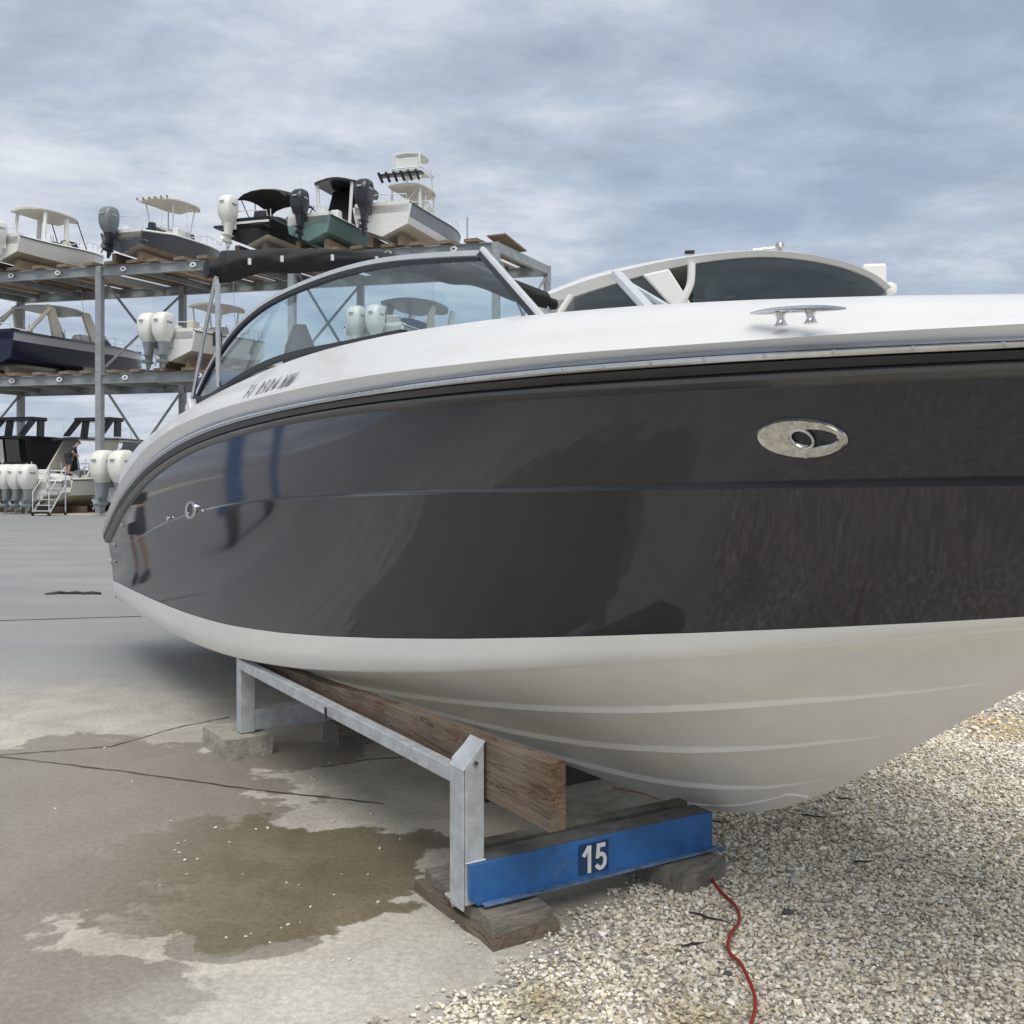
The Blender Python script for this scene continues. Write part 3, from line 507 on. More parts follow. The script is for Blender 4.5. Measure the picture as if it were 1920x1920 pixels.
# deck: gunwale band, coaming, foredeck
b = MB()
def dk(n, dx=0, dz_=0): return lambda i: C[n][i] + Vector((dx * min(1, abs(C[n][i].x) / .4), 0, dz_))
def inner(dx, dz_): return lambda i: Vector((C['crest'][i].x * max(0, 1 - dx / max(.02, abs(C['crest'][i].x))), C['crest'][i].y, C['crest'][i].z + dz_))
stepdn = dk('step', -0.012, -0.008)
rows = side_rows(dk('rubtop', .004), dk('strip', -.040, -.008), dk('strip', -.022, .003), lambda i: C['strip'][i].lerp(C['step'][i], .5) + Vector((-.006, 0, .0)), stepdn, dk('step', .004, .006), lambda i: C['step'][i].lerp(C['crest'][i], .55) + Vector((-.001, 0, .003)), dk('crest', -0.02, -0.006), dk('crest', 0.03, 0.002), inner(.12, -.002))
for r in both(rows): b.loft(r)
deck = b.build('deck', M['deck_white'], boat, True, angle=28)
b = MB(); i0 = [i for i in range(NS) if C['crest'][i].y < -1.4]
rows = []
for i in i0:
    a = inner(.12, -.002)(i); rows.append([a, Vector((a.x * .5, a.y, a.z + .012)), Vector((0, a.y, a.z + .018)), Vector((-a.x * .5, a.y, a.z + .012)), mir(a)])
b.loft(rows); b.build('foredeck', M['deck_white'], boat, True)
i1 = [i for i in range(NS) if C['crest'][i].y >= -1.5]
b = MB(); rows = []
for i in i1:
    a = inner(.12, -.002)(i); f = Vector((a.x * .96, a.y, 1.25)); rows.append([a, f, Vector((0, a.y, 1.25)), mir(f), mir(a)])
b.loft(rows); b.add(rows[0], [(0, 1, 2, 3, 4)]); b.add(rows[-1], [(0, 1, 2, 3, 4)]); b.build('cockpit', M['deck_white'], boat)
# windscreen wings
WB = [bl(p) for p in TAB['wbase']]; WT = [bl(p) for p in TAB['wtopf']]
def poly_at(P, u):
    d = [0]
    for a, c in zip(P, P[1:]): d.append(d[-1] + (c - a).length)
    x = u * d[-1]; i = min(max(j for j in range(len(d)) if d[j] <= x + 1e-9), len(P) - 2); return P[i].lerp(P[i + 1], (x - d[i]) / max(1e-9, d[i + 1] - d[i]))
def smooth_poly(P, n):
    Q = [poly_at(P, k / (n - 1)) for k in range(n)]
    for _ in range(3): Q = [Q[0]] + [(Q[k - 1] + Q[k] * 2 + Q[k + 1]) / 4 for k in range(1, n - 1)] + [Q[-1]]
    return Q
WBs = smooth_poly(WB, 44); WTs = smooth_poly(WT, 44)
for sgn in (1, -1):
    T = (lambda v: v) if sgn == 1 else (lambda v: mir(v) - Vector((0, 0, .16)))
    g = MB(); g.loft([[T(WBs[k]), T(WBs[k].lerp(WTs[k], .5)), T(WTs[k])] for k in range(44)])
    ws = g.build('windscreen_glass', M['glass'], boat, True)
    f = MB()
    def frame(pts, w, h, inb):
        rows = []
        for k, p in enumerate(pts):
            t = (pts[min(k + 1, len(pts) - 1)] - pts[max(k - 1, 0)]).normalized(); x = Vector((1, 0, 0)); z = t.cross(x).normalized()
            if z.z < 0 and abs(z.z) > .3: z = -z
            rows.append([p - x * w / 2 - z * h / 2, p + x * w / 2 - z * h / 2, p + x * w / 2 + z * h / 2, p - x * w / 2 + z * h / 2])
        if sgn == -1: rows = [[T(q) for q in r] for r in rows]
        return rows
    f.loft(frame([p + Vector((0, 0, .014)) for p in WTs], .036, .022, 0), True, True)
    f.build('windscreen_frame', M['alu'], boat, True, angle=30)
    f = MB(); f.loft(frame([p + Vector((-.004, 0, -.012)) for p in WTs], .028, .02, 0), True, True)
    f.loft(frame([p + Vector((-.004, 0, .006)) for p in WBs[10:]], .035, .028, 0), True, True)
    f.build('windscreen_gasket', M['black'], boat, True, angle=30)
    f = MB(); a = T(WTs[0] + Vector((0, .0, .03))); c = T(WBs[0] + Vector((0, -.03, -.02)))
    f.bar(a, c, .026, .022, (0, 1, 0)); f.build('corner_post', M['alu'], boat, bevel=.006)
    f = MB(); o_ = Vector((0, .028, -.005)); f.bar(a + o_ + T(Vector((-.004, 0, 0))), c + o_ + T(Vector((-.004, 0, 0))), .018, .022, (0, 1, 0)); f.build('post_gasket', M['black'], boat)
# folded walk-through centre pane
p0 = bl((3.62, 2.71, 2.505)); p1 = bl((3.215, 2.57, 2.28)); p2 = bl((3.25, 2.76, 2.28))
f = MB(); f.bar(p0, p1, .03, .05, (1, 0, 0)); f.bar(p0 + Vector((.02, 0, -.02)), p2, .022, .022, (1, 0, 0)); f.bar(p1, p2, .03, .03)
dr = f.build('centre_pane_frame', M['alu'], boat, bevel=.004)
f = MB(); f.add([p0, p1, p2], [(0, 1, 2)]); f.build('pane', M['glass'], dr)
f = MB(); q = Vector((.03, 0, 0)); f.bar(p0 + q + Vector((0, 0, -.03)), p2 + q, .016, .014, (1, 0, 0)); f.build('pane_gasket', M['black'], dr)
# helm seats and dash behind the glass
def seat(s, t, z0, w, h, m, name='seat'):
    b = MB(); c = bl((s, t, 0)); rows = []
    for k in range(9):
        u = k / 8; ww = w / 2 * (1 if u < .6 else math.sqrt(max(.02, 1 - ((u - .6) / .42) ** 2))); rows.append(superell(c.x, c.y + .08 * u, z0 + h * u, ww, .07 * (1 if u < .8 else .75), 12, 3))
    b.loft(rows, True, True); return b.build(name, m, boat, True)
seat(6.55, 2.32, 1.5, .26, 1.14, M['seat']); seat(6.55, 3.6, 1.5, .26, 1.05, M['seat'])
b = MB(); b.box(bl((7.6, 3.0, 2.0)), (2.2, .5, .75)); b.build('aft_bench', M['seat_blue'], boat, bevel=.06)
b = MB(); b.box(bl((4.2, 3.75, 1.95)), (.9, .5, .6)); b.build('dash', M['deck_white'], boat, bevel=.05)
# folded bimini with its struts
b = MB(); rows = []
NB = 110
for k in range(NB):
    u = k / (NB - 1); t = 1.68 + 2.64 * u; x = (t - 3) / 1.32; zc = 2.945 + .17 * (1 - x * x)
    r = (.092 - .03 * min(1, u / .45)) * (1 if .03 < u < .97 else .55) * (1 + .16 * mnoise.noise(Vector((u * 9, 1.7, 0))))
    ring = []
    for j in range(26):
        a = 2 * math.pi * j / 26; fold = 1 + .17 * mnoise.noise(Vector((u * 13 + a * .9, math.cos(a) * 2.0, math.sin(a) * 2.0))) + .05 * math.sin(a * 4 + u * 30 + 3 * mnoise.noise(Vector((u * 6, 0, 4))))
        sag = -.025 * (math.sin(a) < -.3) * (.5 + .5 * math.sin(u * 31))
        ring.append(bl((6.55 + 1.35 * r * fold * math.cos(a), t, zc + r * fold * math.sin(a) * 0.95 + sag)))
    rows.append(ring)
b.loft(rows, True, True); bim = b.build('bimini_boot', M['canvas'], boat, True, angle=70)
for u in (.09, .17, .3, .42):
    t = 1.68 + 2.64 * u; x = (t - 3) / 1.32; zc = 2.945 + .17 * (1 - x * x)
    b = MB(); b.box(bl((6.425, t, zc - .015)), (.02, .014, .04)); b.build('buckle', M['alu'], bim)
for sgn in (1, -1):
    T = (lambda v: v) if sgn == 1 else mir
    b = MB(); b.tube([T(bl((6.52, 1.735, 2.90))), T(bl((7.1, 1.80, 2.56))), T(bl((7.70, 1.87, 2.19)))], .0135, 10); b.build('bimini_strut', M['steel'], boat, True)
    b = MB(); b.tube([T(bl((6.55, 1.75, 2.92))), T(bl((6.60, 1.77, 2.2)))], .017, 10); b.build('bimini_strut', M['steel'], boat, True)
    b = MB(); b.tube([T(bl((6.61, 1.765, 2.545))), T(bl((6.61, 1.765, 2.46)))], .03, 8); b.build('strut_joint', M['black'], boat, True)
    b = MB(); b.box(T(bl((7.68, 1.86, 2.12))), (.06, .13, .12), Matrix.Rotation(R(-25), 3, 'X')); b.build('strut_base', M['deck_white'], boat, bevel=.012)
    b = MB()
    for s_, h in ((8.08, .035), (8.35, .03)): b.box(T(bl((s_, 1.83, float(at_s('crest', s_).z) + .015))), (.035, .05, h))
    b.tube([T(bl((8.0, 1.83, float(at_s('crest', 8.0).z) + .05))), T(bl((8.45, 1.83, float(at_s('crest', 8.45).z) + .045)))], .008, 6)
    b.build('stern_cleat', M['steel_dull'], boat)
# bow cleat on the gunwale
b = MB(); rows = []
for k in range(13):
    u = k / 12 * 2 - 1; w = .016 * math.sqrt(max(.12, 1 - abs(u) ** 3)); rows.append([bl((1.771 + .150 * u, 1.865, 2.009 + .0150 * u + .004 * (1 - u * u))) + Vector((w * 1.1 * math.cos(a), 0, w * .55 * math.sin(a))) for a in [2 * math.pi * j / 10 for j in range(10)]])
b.loft(rows, True, True); cl = b.build('cleat', M['steel'], boat, True, angle=60)
for ds in (.048, -.048):
    b = MB(); p = bl((1.771 + ds, 1.865, .08 * ds)); b.loft([superell(p.x, p.y, z, a, a, 10, 2) for z, a in ((1.977 + p.z, .018), (1.982 + p.z, .013), (1.99 + p.z, .010), (1.998 + p.z, .011), (2.007 + p.z, .018))], True, True)
    b.build('cleat_foot', M['steel'], cl, True)
# oval stainless hawse plate, set on the hull side
def hull_pt(s, z):
    a, c = at_s('knuck', s), at_s('flange', s); k = (z - a.z) / (c.z - a.z); p = a.lerp(c, k); d = (c - a).normalized()
    n = Vector((-d.z, 0, d.x)); n = n if n.x < 0 else -n
    a2 = at_s('knuck', s + .15).lerp(at_s('flange', s + .15), k); a1 = at_s('knuck', s - .15).lerp(at_s('flange', s - .15), k); f = (a2 - a1).normalized(); n = d.cross(f).normalized(); n = n if n.x < 0 else -n
    return p, f, d, n
M['recess'] = mat('dark_metal_recess', (.05, .052, .06), .3, .7, var=.4, vscale=25)
def oval(name, s, z, rx, rz, m, hole, parent, th=.012, hx=0.0):
    p, f, d, n = hull_pt(s, z); p = p + n * .0; b = MB(); N_ = 40
    def P(a, kx, kz, off, cx=0): return p + f * (cx + math.cos(a) * rx * kx) + d * (math.sin(a) * rz * kz) + n * off
    A = [2 * math.pi * k / N_ for k in range(N_)]
    rows = [[P(a, 1, 1, -.012) for a in A], [P(a, 1, 1, .004) for a in A], [P(a, .94, .92, th) for a in A], [P(a, hole[0] + .06, hole[1] + .08, th, hx) for a in A], [P(a, hole[0], hole[1], th - .006, hx) for a in A], [P(a, hole[0], hole[1], -.004, hx) for a in A]]
    b.loft(rows, True); o = b.build(name, m, parent, True, angle=35)
    b = MB(); b.add([P(a, hole[0] + .04, hole[1] + .04, .0035, hx) for a in A], [tuple(range(N_))]); b.build('hawse_hole', M['recess'], o)
    return o, p, f, d, n
hw, p, f_, d_, n_ = oval('hawse_plate', 1.822, 1.707, .118, .057, M['steel_dull'], (.50, .40), boat, hx=-.034)
b = MB(); b.tube([p + f_ * (-.005 + .028 * math.cos(a)) + d_ * (.026 * math.sin(a)) + n_ * .010 for a in [2 * math.pi * k / 24 for k in range(25)]], .0042, 8, False); b.build('hawse_ring', M['steel'], hw, True)
for a in (95, -88, 175, 5):
    b = MB(); q = p + f_ * (.092 * math.cos(R(a)) * 1.12) + d_ * (.048 * math.sin(R(a))) + n_ * .013
    b.loft([[q + f_ * .006 * math.cos(x) + d_ * .006 * math.sin(x) + n_ * h for x in [k * math.pi / 4 for k in range(8)]] for h in (-.003, .001)], True, True); b.build('plate_screw', M['steel'], hw)
tf_, p, f_, d_, n_ = oval('through_hull_fitting', 6.72, 1.405, .13, .062, M['steel'], (.66, .66), boat, th=.014)
M['chrome_dot'] = M['steel']
for s_, z_ in ((7.35, 1.33), (9.15, 1.22), (9.7, 1.02), (9.75, .87)):
    a, c = at_s('wtop', s_), at_s('knuck', s_); k = (z_ - a.z) / (c.z - a.z); q = a.lerp(c, k) + Vector((-.004, 0, 0))
    b = MB(); b.loft([[q + Vector((-h, .018 * r_ * math.cos(x), .018 * r_ * math.sin(x))) for x in [k_ * math.pi / 6 for k_ in range(12)]] for h, r_ in ((-.004, 1), (.006, 1), (.014, .5))], True, True); b.build('drain_cap', M['steel'], boat, True)
# registration letters on the coaming side
for ch, s_ in zip('FL0504NW', (5.58, 5.495, 5.36, 5.275, 5.19, 5.105, 4.97, 4.875)):
    cu = bpy.data.curves.new('registration_letter', 'FONT'); cu.body = ch; cu.size = .15; cu.extrude = .001; cu.offset = .0; cu.align_x = 'CENTER'; cu.shear = .25
    o = text_mesh('registration_letter', cu, M['ink'], boat)
    a, c = at_s('strip', s_), at_s('step', s_); up = (c - a).normalized(); a1, a2 = at_s('strip', s_ - .1), at_s('strip', s_ + .1); x = (a1 - a2).normalized(); nn = x.cross(up).normalized(); up = nn.cross(x)
    mw = Matrix((x, up, nn)).transposed().to_4x4(); mw.translation = a.lerp(c, .08) + nn * .012; o.matrix_local = mw @ Matrix.Diagonal((.60, 1, 1, 1))

# ------------------------------------------------------------------ stand under the boat
stand = thing('boat_stand', 'grey steel boat stand with a blue front beam numbered 15 and a timber bunk', 'boat stand', boatw(4.5, 2.25), BROT)
def sl(s, t, z): return Vector((t - 2.25, s - 4.5, z))
b = MB()
b.prism([sl(3.15, 1.72, .25), sl(3.15, 2.845, .25), sl(3.15, 2.845, .10), sl(3.15, 1.755, .10), sl(3.15, 1.72, .128)], Vector((0, .012, 0)))
beam = b.build('blue_beam', M['blue'], stand, bevel=.003)
b = MB(); b.box(sl(3.138, 2.312, .104), (1.085, .028, .010)); b.box(sl(3.13, 2.86, .107), (.03, .05, .012)); b.build('beam_lip', M['blue_edge'], beam, bevel=.003)
b = MB(); b.box(sl(3.212, 2.312, .2465), (1.06, .10, .008)); b.box(sl(3.212, 2.312, .106), (1.06, .10, .008)); b.build('beam_flange', mat('grimy_steel', (.13, .135, .13), .6, .3, var=.3, vscale=12), beam)
b = MB(); b.box(sl(3.147, 2.25, .178), (.135, .003, .112)); b.build('number_panel', mat('dark_blue_panel', (.014, .05, .13), .45, var=.2, vscale=30), beam)
def ribbon(pts, w):                            # flat stroke in the x-z plane
    P = [Vector((x, 0, z)) for x, z in pts]; L_, R_ = [], []
    for k, p in enumerate(P):
        t = (P[min(k + 1, len(P) - 1)] - P[max(k - 1, 0)]).normalized(); n = Vector((-t.z, 0, t.x)); L_.append(p + n * w / 2); R_.append(p - n * w / 2)
    return [[a, c] for a, c in zip(L_, R_)]
ND = sl(3.1435, 2.25, .125)
for name, strokes in (('digit_one', [[(-.022, 0), (-.022, .104)], [(-.024, .100), (-.050, .066)]]), ('digit_five', [[(.052, .096), (.016, .096)], [(.0205, .104), (.0145, .048)], [(.014, .054), (.022, .061), (.034, .063), (.045, .056), (.050, .042), (.048, .024), (.038, .012), (.026, .010), (.014, .018), (.009, .026)]])):
    b = MB()
    for k, st_ in enumerate(strokes):
        for r in [ribbon(st_, .0165)]: b.loft([[p + ND + Vector((0, -.0003 * k, 0)) for p in q] for q in r])
    b.build(name, M['white_paint'], beam)
# near post: channel with slanted top
b = MB()
b.prism([sl(3.17, 1.715, .10), sl(3.17, 1.79, .10), sl(3.17, 1.79, .665), sl(3.17, 1.715, .58)], Vector((0, .010, 0)))
b.prism([sl(3.27, 1.715, .06), sl(3.27, 1.79, .06), sl(3.27, 1.79, .665), sl(3.27, 1.715, .60)], Vector((0, .010, 0)))
b.box(sl(3.225, 1.71, .33), (.008, .10, .50)); b.bar(sl(3.225, 1.706, .575), sl(3.225, 1.795, .672), .11, .007)
b.box(sl(3.27, 1.745, .097), (.08, .09, .01)); b.build('post', M['galv'], stand, bevel=.003)
b = MB(); b.box(sl(5.98, 1.725, .35), (.008, .09, .46)); b.box(sl(5.94, 1.765, .35), (.08, .008, .46)); b.box(sl(6.02, 1.765, .35), (.08, .008, .46)); b.build('post', M['galv'], stand, bevel=.003)
b = MB(); b.bar(sl(3.222, 1.738, .538), sl(5.96, 1.735, .525), .05, .055); b.bar(sl(3.222, 1.755, .513), sl(5.96, 1.765, .50), .05, .006); b.build('side_rail', M['galv'], stand, bevel=.003)
for s_, t_, z_ in ((3.163, 1.752, .60), (3.163, 1.752, .20), (3.163, 1.77, .155)):
    b = MB(); b.loft([[sl(s_ + h, t_ + .009 * math.cos(a), z_ + .009 * math.sin(a)) for a in [q * math.pi / 3 for q in range(6)]] for h in (.006, -.004)], True, True); b.build('bolt', M['steel_dull'], stand)
b = MB()
for k in range(9): b.loft([superell(sl(3.165, 0, 0).x * 0 + sl(3.166, 1.717 + .009 * k, 0).x, sl(3.166, 0, 0).y, sl(0, 0, .252 + dz_).z, r_, r_, 6, 2) for dz_, r_ in ((0, .0065), (.004, .003))], True, True)
b.build('weld_bead', M['galv'], stand)
b = MB(); b.box(sl(4.47, 1.688, .53), (.006, .02, .05)); b.build('rail_slot', M['black'], stand)
b = MB(); b.bar(sl(5.95, 1.75, .19), sl(5.95, 2.9, .19), .02, .12); b.bar(sl(5.99, 1.75, .247), sl(5.99, 2.9, .247), .09, .008); b.build('cross_channel', M['galv'], stand, bevel=.003)
b = MB(); b.bar(sl(3.34, 1.80, .20), sl(3.34, 2.85, .20), .06, .10); b.build('inner_beam', mat('dirty_steel', (.16, .155, .13), .7, .2, var=.35, vscale=10), stand, bevel=.003)
b = MB(); rows = []
for k in range(24):
    u = k / 23; s_ = 2.765 + u * (6.35 - 2.765); zt = np.interp(s_, [2.7, 4.0, 4.83, 6.3], [.69, .642, .60, .545]); zb = .462 - .008 * u; w = .004 * mnoise.noise(Vector((u * 20, 0, 3)))
    rows.append([sl(s_, 1.802 + w, zb), sl(s_, 1.868 + w, zb), sl(s_, 1.868 + w, zt), sl(s_, 1.802 + w, zt + w)])
b.loft(rows, True, True); b.build('bunk', M['bunk'], stand, bevel=.004)

# timbers and blocks under the stand, each lifting away by itself
def rough_block(name, s, t, z0, ds, dt, dz_, m, label, cat, rot=0.0, group='blocks under the boat stand'):
    bm = bmesh.new(); bmesh.ops.create_cube(bm, size=1); bmesh.ops.subdivide_edges(bm, edges=bm.edges, cuts=5, use_grid_fill=True)
    for v in bm.verts:
        v.co = Vector((v.co.x * dt, v.co.y * ds, (v.co.z + .5) * dz_)); q = Vector((s * 7 + v.co.x * 9, t * 5 + v.co.y * 9, v.co.z * 9))
        v.co += Vector((mnoise.noise(q), mnoise.noise(q + Vector((7, 0, 0))), mnoise.noise(q + Vector((0, 7, 0))) * .6)) * .009
    me = bpy.data.meshes.new(name); bm.to_mesh(me); bm.free()
    o = link(name, me, m); o.location = boatw(s, t, z0); o.rotation_euler = (0, 0, BROT + rot); tag(o, label, cat, group); return o
rough_block('timber_block', 3.30, 1.87, .046, .56, .24, .044, M['block'], 'upper weathered plank under the left end of the blue beam', 'timber block', R(-2))
rough_block('timber_block', 3.31, 1.865, .0, .60, .27, .045, wood_mat('damp_block_timber', (.085, .06, .04), (.24, .18, .13), 1), 'lower reddish plank beneath another plank at the left beam end', 'timber block', R(1))
rough_block('timber_block', 3.24, 2.68, .0, .40, .26, .092, M['block'], 'flat grey timber under the right end of the blue beam', 'timber block', R(10))
rough_block('concrete_block', 6.05, 1.73, .0, .42, .27, .115, M['cblock'], 'mossy pale block under the far post of the stand', 'concrete block', R(4))
rough_block('timber_block', 5.90, 2.36, .0, .25, .2, .13, M['block'], 'small grey timber beneath the far cross channel', 'timber block', R(0))
rough_block('timber_block', 4.5, 2.95, .0, .12, .9, .07, mat('dark_sleeper', (.06, .058, .05), .9, var=.3, vscale=9), 'dark sleeper lying behind the bunk end under the keel', 'timber block', R(3))
rough_block('concrete_block', 4.02, 2.95, .0, .34, .62, .03, M['cblock'], 'broad flat slab on the ground beneath the keel', 'concrete block', R(2))

# ------------------------------------------------------------------ loose things on the ground
cord_px = [(1150, 1478), (1205, 1490), (1240, 1505), (1275, 1545), (1330, 1640), (1352, 1672), (1380, 1700), (1386, 1728), (1370, 1752), (1366, 1782), (1388, 1806), (1402, 1832), (1414, 1862), (1416, 1890), (1408, 1925), (1400, 1990)]
def smooth_path(P, n=6):
    P = [Vector(p) for p in P]; out = []
    for i in range(len(P) - 1):
        p0, p1, p2, p3 = P[max(i - 1, 0)], P[i], P[i + 1], P[min(i + 2, len(P) - 1)]
        for k in range(n):
            t = k / n; out.append(.5 * ((2 * p1) + (p2 - p0) * t + (2 * p0 - 5 * p1 + 4 * p2 - p3) * t * t + (3 * p1 - p0 - 3 * p2 + p3) * t ** 3))
    return out + [P[-1]]
b = MB(); b.tube(smooth_path([gnd(x, y, .026) for x, y in cord_px]), .0062, 8)
tag(b.build('extension_cord', M['cord'], None, True), 'thin red cord winding over the gravel from under the stand', 'cord')

rs = random.Random(11)
peb_me = []
for k in range(5):
    bm = bmesh.new(); bmesh.ops.create_icosphere(bm, subdivisions=2, radius=1)
    for v in bm.verts: v.co *= 1 + .35 * mnoise.noise(v.co * 1.3 + Vector((k * 5, 0, 0))); v.co.z *= .62
    me = bpy.data.meshes.new('pebble'); bm.to_mesh(me); bm.free(); me.polygons.foreach_set('use_smooth', [True] * len(me.polygons)); peb_me.append(me)
M['pebble'] = mat('pale_pebble', (.60, .57, .50), .8, var=.15, vscale=90)
for me in peb_me: me.materials.append(M['pebble'])
peb = [(404, 1554, 9), (480, 1556, 6), (502, 1554, 8), (430, 1580, 5), (334, 1583, 6), (328, 1595, 5), (336, 1600, 6), (347, 1614, 8), (370, 1612, 6), (346, 1577, 4), (320, 1540, 5), (248, 1467, 5), (104, 1517, 5), (624, 1541, 6), (750, 1575, 6), (712, 1592, 7), (696, 1527, 7), (537, 1656, 5), (626, 1679, 6), (582, 1702, 7), (540, 1735, 7), (527, 1741, 5), (563, 1730, 4), (709, 1693, 8), (461, 1758, 8), (470, 1752, 5), (424, 1759, 6), (506, 1768, 5), (625, 1802, 7), (655, 1800, 9), (663, 1803, 7), (690, 1800, 4), (790, 1784, 4), (725, 1815, 5), (823, 1700, 8), (834, 1703, 9), (850, 1730, 9), (862, 1735, 7), (880, 1770, 10), (892, 1772, 8), (870, 1760, 7), (840, 1716, 7), (585, 1459, 5), (590, 1463, 6), (600, 1430, 4), (618, 1432, 5), (606, 1452, 4), (196, 1403, 5), (1222, 1687, 14), (1176, 1680, 8), (1155, 1690, 9), (640, 1640, 4), (690, 1640, 4), (455, 1640, 4), (560, 1660, 4), (350, 1640, 4), (300, 1660, 4), (730, 1720, 5), (760, 1840, 5), (780, 1870, 6), (800, 1890, 7), (820, 1860, 6), (740, 1880, 4), (690, 1860, 4), (900, 1815, 7), (930, 1808, 8), (950, 1800, 7)]
for k, (px, py, d) in enumerate(peb):
    p = gnd(px, py); r = d * p.y / FPX / 2 * .95
    o = bpy.data.objects.new('pebble', peb_me[k % 5]); COL.objects.link(o); o.location = (p.x, p.y, r * .5); o.scale = (r, r * rs.uniform(.7, 1.1), r); o.rotation_euler = (rs.uniform(-.3, .3), rs.uniform(-.3, .3), rs.uniform(0, 6))
    lab = 'small pale pebble on the olive brown wet stain' if 430 < px < 730 and py > 1540 and py < 1765 else 'small pale pebble at the edge of the two stacked timber blocks' if px >= 800 and py < 1780 and px < 900 else 'tiny pebble on the shaded concrete behind the side rail' if py < 1470 and px > 500 else 'pale pebble in the scatter left of the olive stain' if px <= 430 else 'pale pebble on the dry concrete below the olive stain' if py >= 1765 else 'pale pebble on dry concrete right of the olive stain'
    if px > 1000: lab = {1222: 'largest white stone, just under the middle of the blue beam', 1176: 'small pale stone beneath the blue beam beside the largest white stone', 1155: 'pale stone beneath the blue beam, nearest the stacked timber blocks'}[px]
    tag(o, lab, 'pebble', 'loose pebbles on the stained concrete')
for px, py, L, a, lab in ((1527, 1530, .12, -22, 'thickest dark twig on the gravel just below the keel'), (1585, 1497, .10, -12, 'dark twig on the gravel right beside the lowest keel point'), (1345, 1540, .07, -25, 'short dark twig lying on gravel close to the blue beam end'), (1620, 1615, .09, 8, 'thin lone twig out on the open gravel'), (1300, 1770, .09, 20, 'thin twig in the gravel left of the red cord'), (1330, 1720, .16, -35, 'long thin stick pointing at the red cord')):
    p = gnd(px, py, .02); b = MB(); d = Vector((math.cos(R(a)), math.sin(R(a)), 0)); n_ = Vector((-d.y, d.x, 0))
    b.tube([d * (L * (u - .5)) + n_ * (.01 * mnoise.noise(Vector((u * 3 + px, 0, 0)))) for u in (0, .25, .5, .75, 1)], [.0035, .004, .004, .003, .0015], 6)
    o = b.build('twig', M['twig'], None, True, loc=p); tag(o, lab, 'twig', 'twigs on the gravel')
for px, py, d, lab in ((1478, 1718, 20, 'dark grey stone alone among the pale gravel'), (1365, 1835, 17, 'dark stone in the gravel just left of the red cord')):
    p = gnd(px, py); o = bpy.data.objects.new('dark_stone', peb_me[2].copy()); COL.objects.link(o); o.data.materials.clear(); o.data.materials.append(mat('dark_stone', (.09, .09, .10), .8, var=.2, vscale=60)); r = d * p.y / FPX / 2; o.scale = (r, r, r); o.location = (p.x, p.y, .016); tag(o, lab, 'stone')
b = MB(); pts = [gnd(x, y, .012) for x, y in ((84, 1113.5), (98, 1113), (112, 1112), (128, 1112.6), (143, 1112.2), (158, 1113), (172, 1112.4), (189, 1113))]
b.tube(pts, [.01, .022, .03, .022, .03, .022, .03, .018][:len(pts)], 7); tag(b.build('rubber_strip', M['black'], None, True), 'flattened black rubber strip lying on the open pavement', 'strip')

# ------------------------------------------------------------------ storage rack
UX = Vector((.967, -.255, 0)); VX = Vector((2.35, 4.9, 0)); VD = VX.normalized(); P0 = Vector((-25, 50, 0))
RB = math.atan2(-.30, .954)                    # heading of the racked boats (bow away from the yard)
def rk(u, v=0.0, z=0.0): return P0 + UX * u + VX * v + Vector((0, 0, z))
ZM, ZT = 6.62, 11.72
rack = thing('boat_rack', 'three storey grey steel rack holding rows of boats across the yard', 'storage rack', rk(8))
RO = rk(8)
def rl(u, v, z): return rk(u, v, z) - RO
posts = [-4.36, 5.64, 15.64, 25.15]
M['rack_steel'] = mat('rack_galvanised', (.30, .325, .335), .55, .2, var=.14, vscale=2.5)
for u in posts:
    for v in (0, 1):
        top = ZT
        b = MB(); b.box(rl(u, v, top / 2), (.30, .30, top), Matrix.Rotation(math.atan2(UX.y, UX.x), 3, 'Z')); b.build('post', M['rack_steel'], rack)
    for z0, z1 in ((.2, ZM - .3), (ZM + .1, ZT - .4)):
        for v0, v1 in ((0, 1), (1, 0)):
            b = MB(); b.bar(rl(u, v0, z0), rl(u, v1, z1), .09, .09); b.build('brace', M['rack_steel'], rack)
for z in (ZM, ZT):
    for v in (0, 1):
        b = MB(); 
        h = .44
        b.bar(rl(-4.6, v, z - h / 2), rl(25.3, v, z - h / 2), .03, h); b.bar(rl(-4.6, v, z - .02), rl(25.3, v, z - .02), .24, .03); b.bar(rl(-4.6, v, z - h), rl(25.3, v, z - h), .24, .03)
        b.build('long_beam', M['rack_steel'], rack)
    for u in (-4.36, 25.15):
        b = MB(); b.bar(rl(u, 0, z - .2), rl(u, 1, z - .2), .2, .4); b.build('end_beam', M['rack_steel'], rack)
    u = -4.0
    while u < 25:
        b = MB(); b.bar(rl(u, -.06, z + .09), rl(u, 1.25, z + .09), .62, .14); b.build('decking_plank', M['timber'], rack); u += 1.22 + random.uniform(-.12, .25)
    u = -3.2
    while u < 25:
        b = MB(); b.bar(rl(u, 0.02, z - .16), rl(u, .98, z - .16), .16, .24); b.build('cross_joist', M['rack_steel'], rack); u += 2.6
for z, us in ((ZT, (.75, 3.4, 7.0, 10.7, 20.3, 23.3)), (ZM, (.8, 3.5, 7.1, 11.0))):
    for u in us:
        n_ = Vector((UX.y, -UX.x, 0)); c = rl(u, 0, z - .2) + n_ * .13
        b = MB(); A = [2 * math.pi * k / 14 for k in range(14)]
        b.prism([c + UX * .17 * math.cos(a) + Vector((0, 0, .115 * math.sin(a))) for a in A], n_ * .012); t_ = b.build('number_tag', M['white_paint'], rack)
        b = MB(); b.box(c + n_ * .0145 + Vector((0, 0, .0)), (.13, .004, .09), Matrix.Rotation(math.atan2(UX.y, UX.x), 3, 'Z')); b.build('tag_mark', M['ink'], t_)
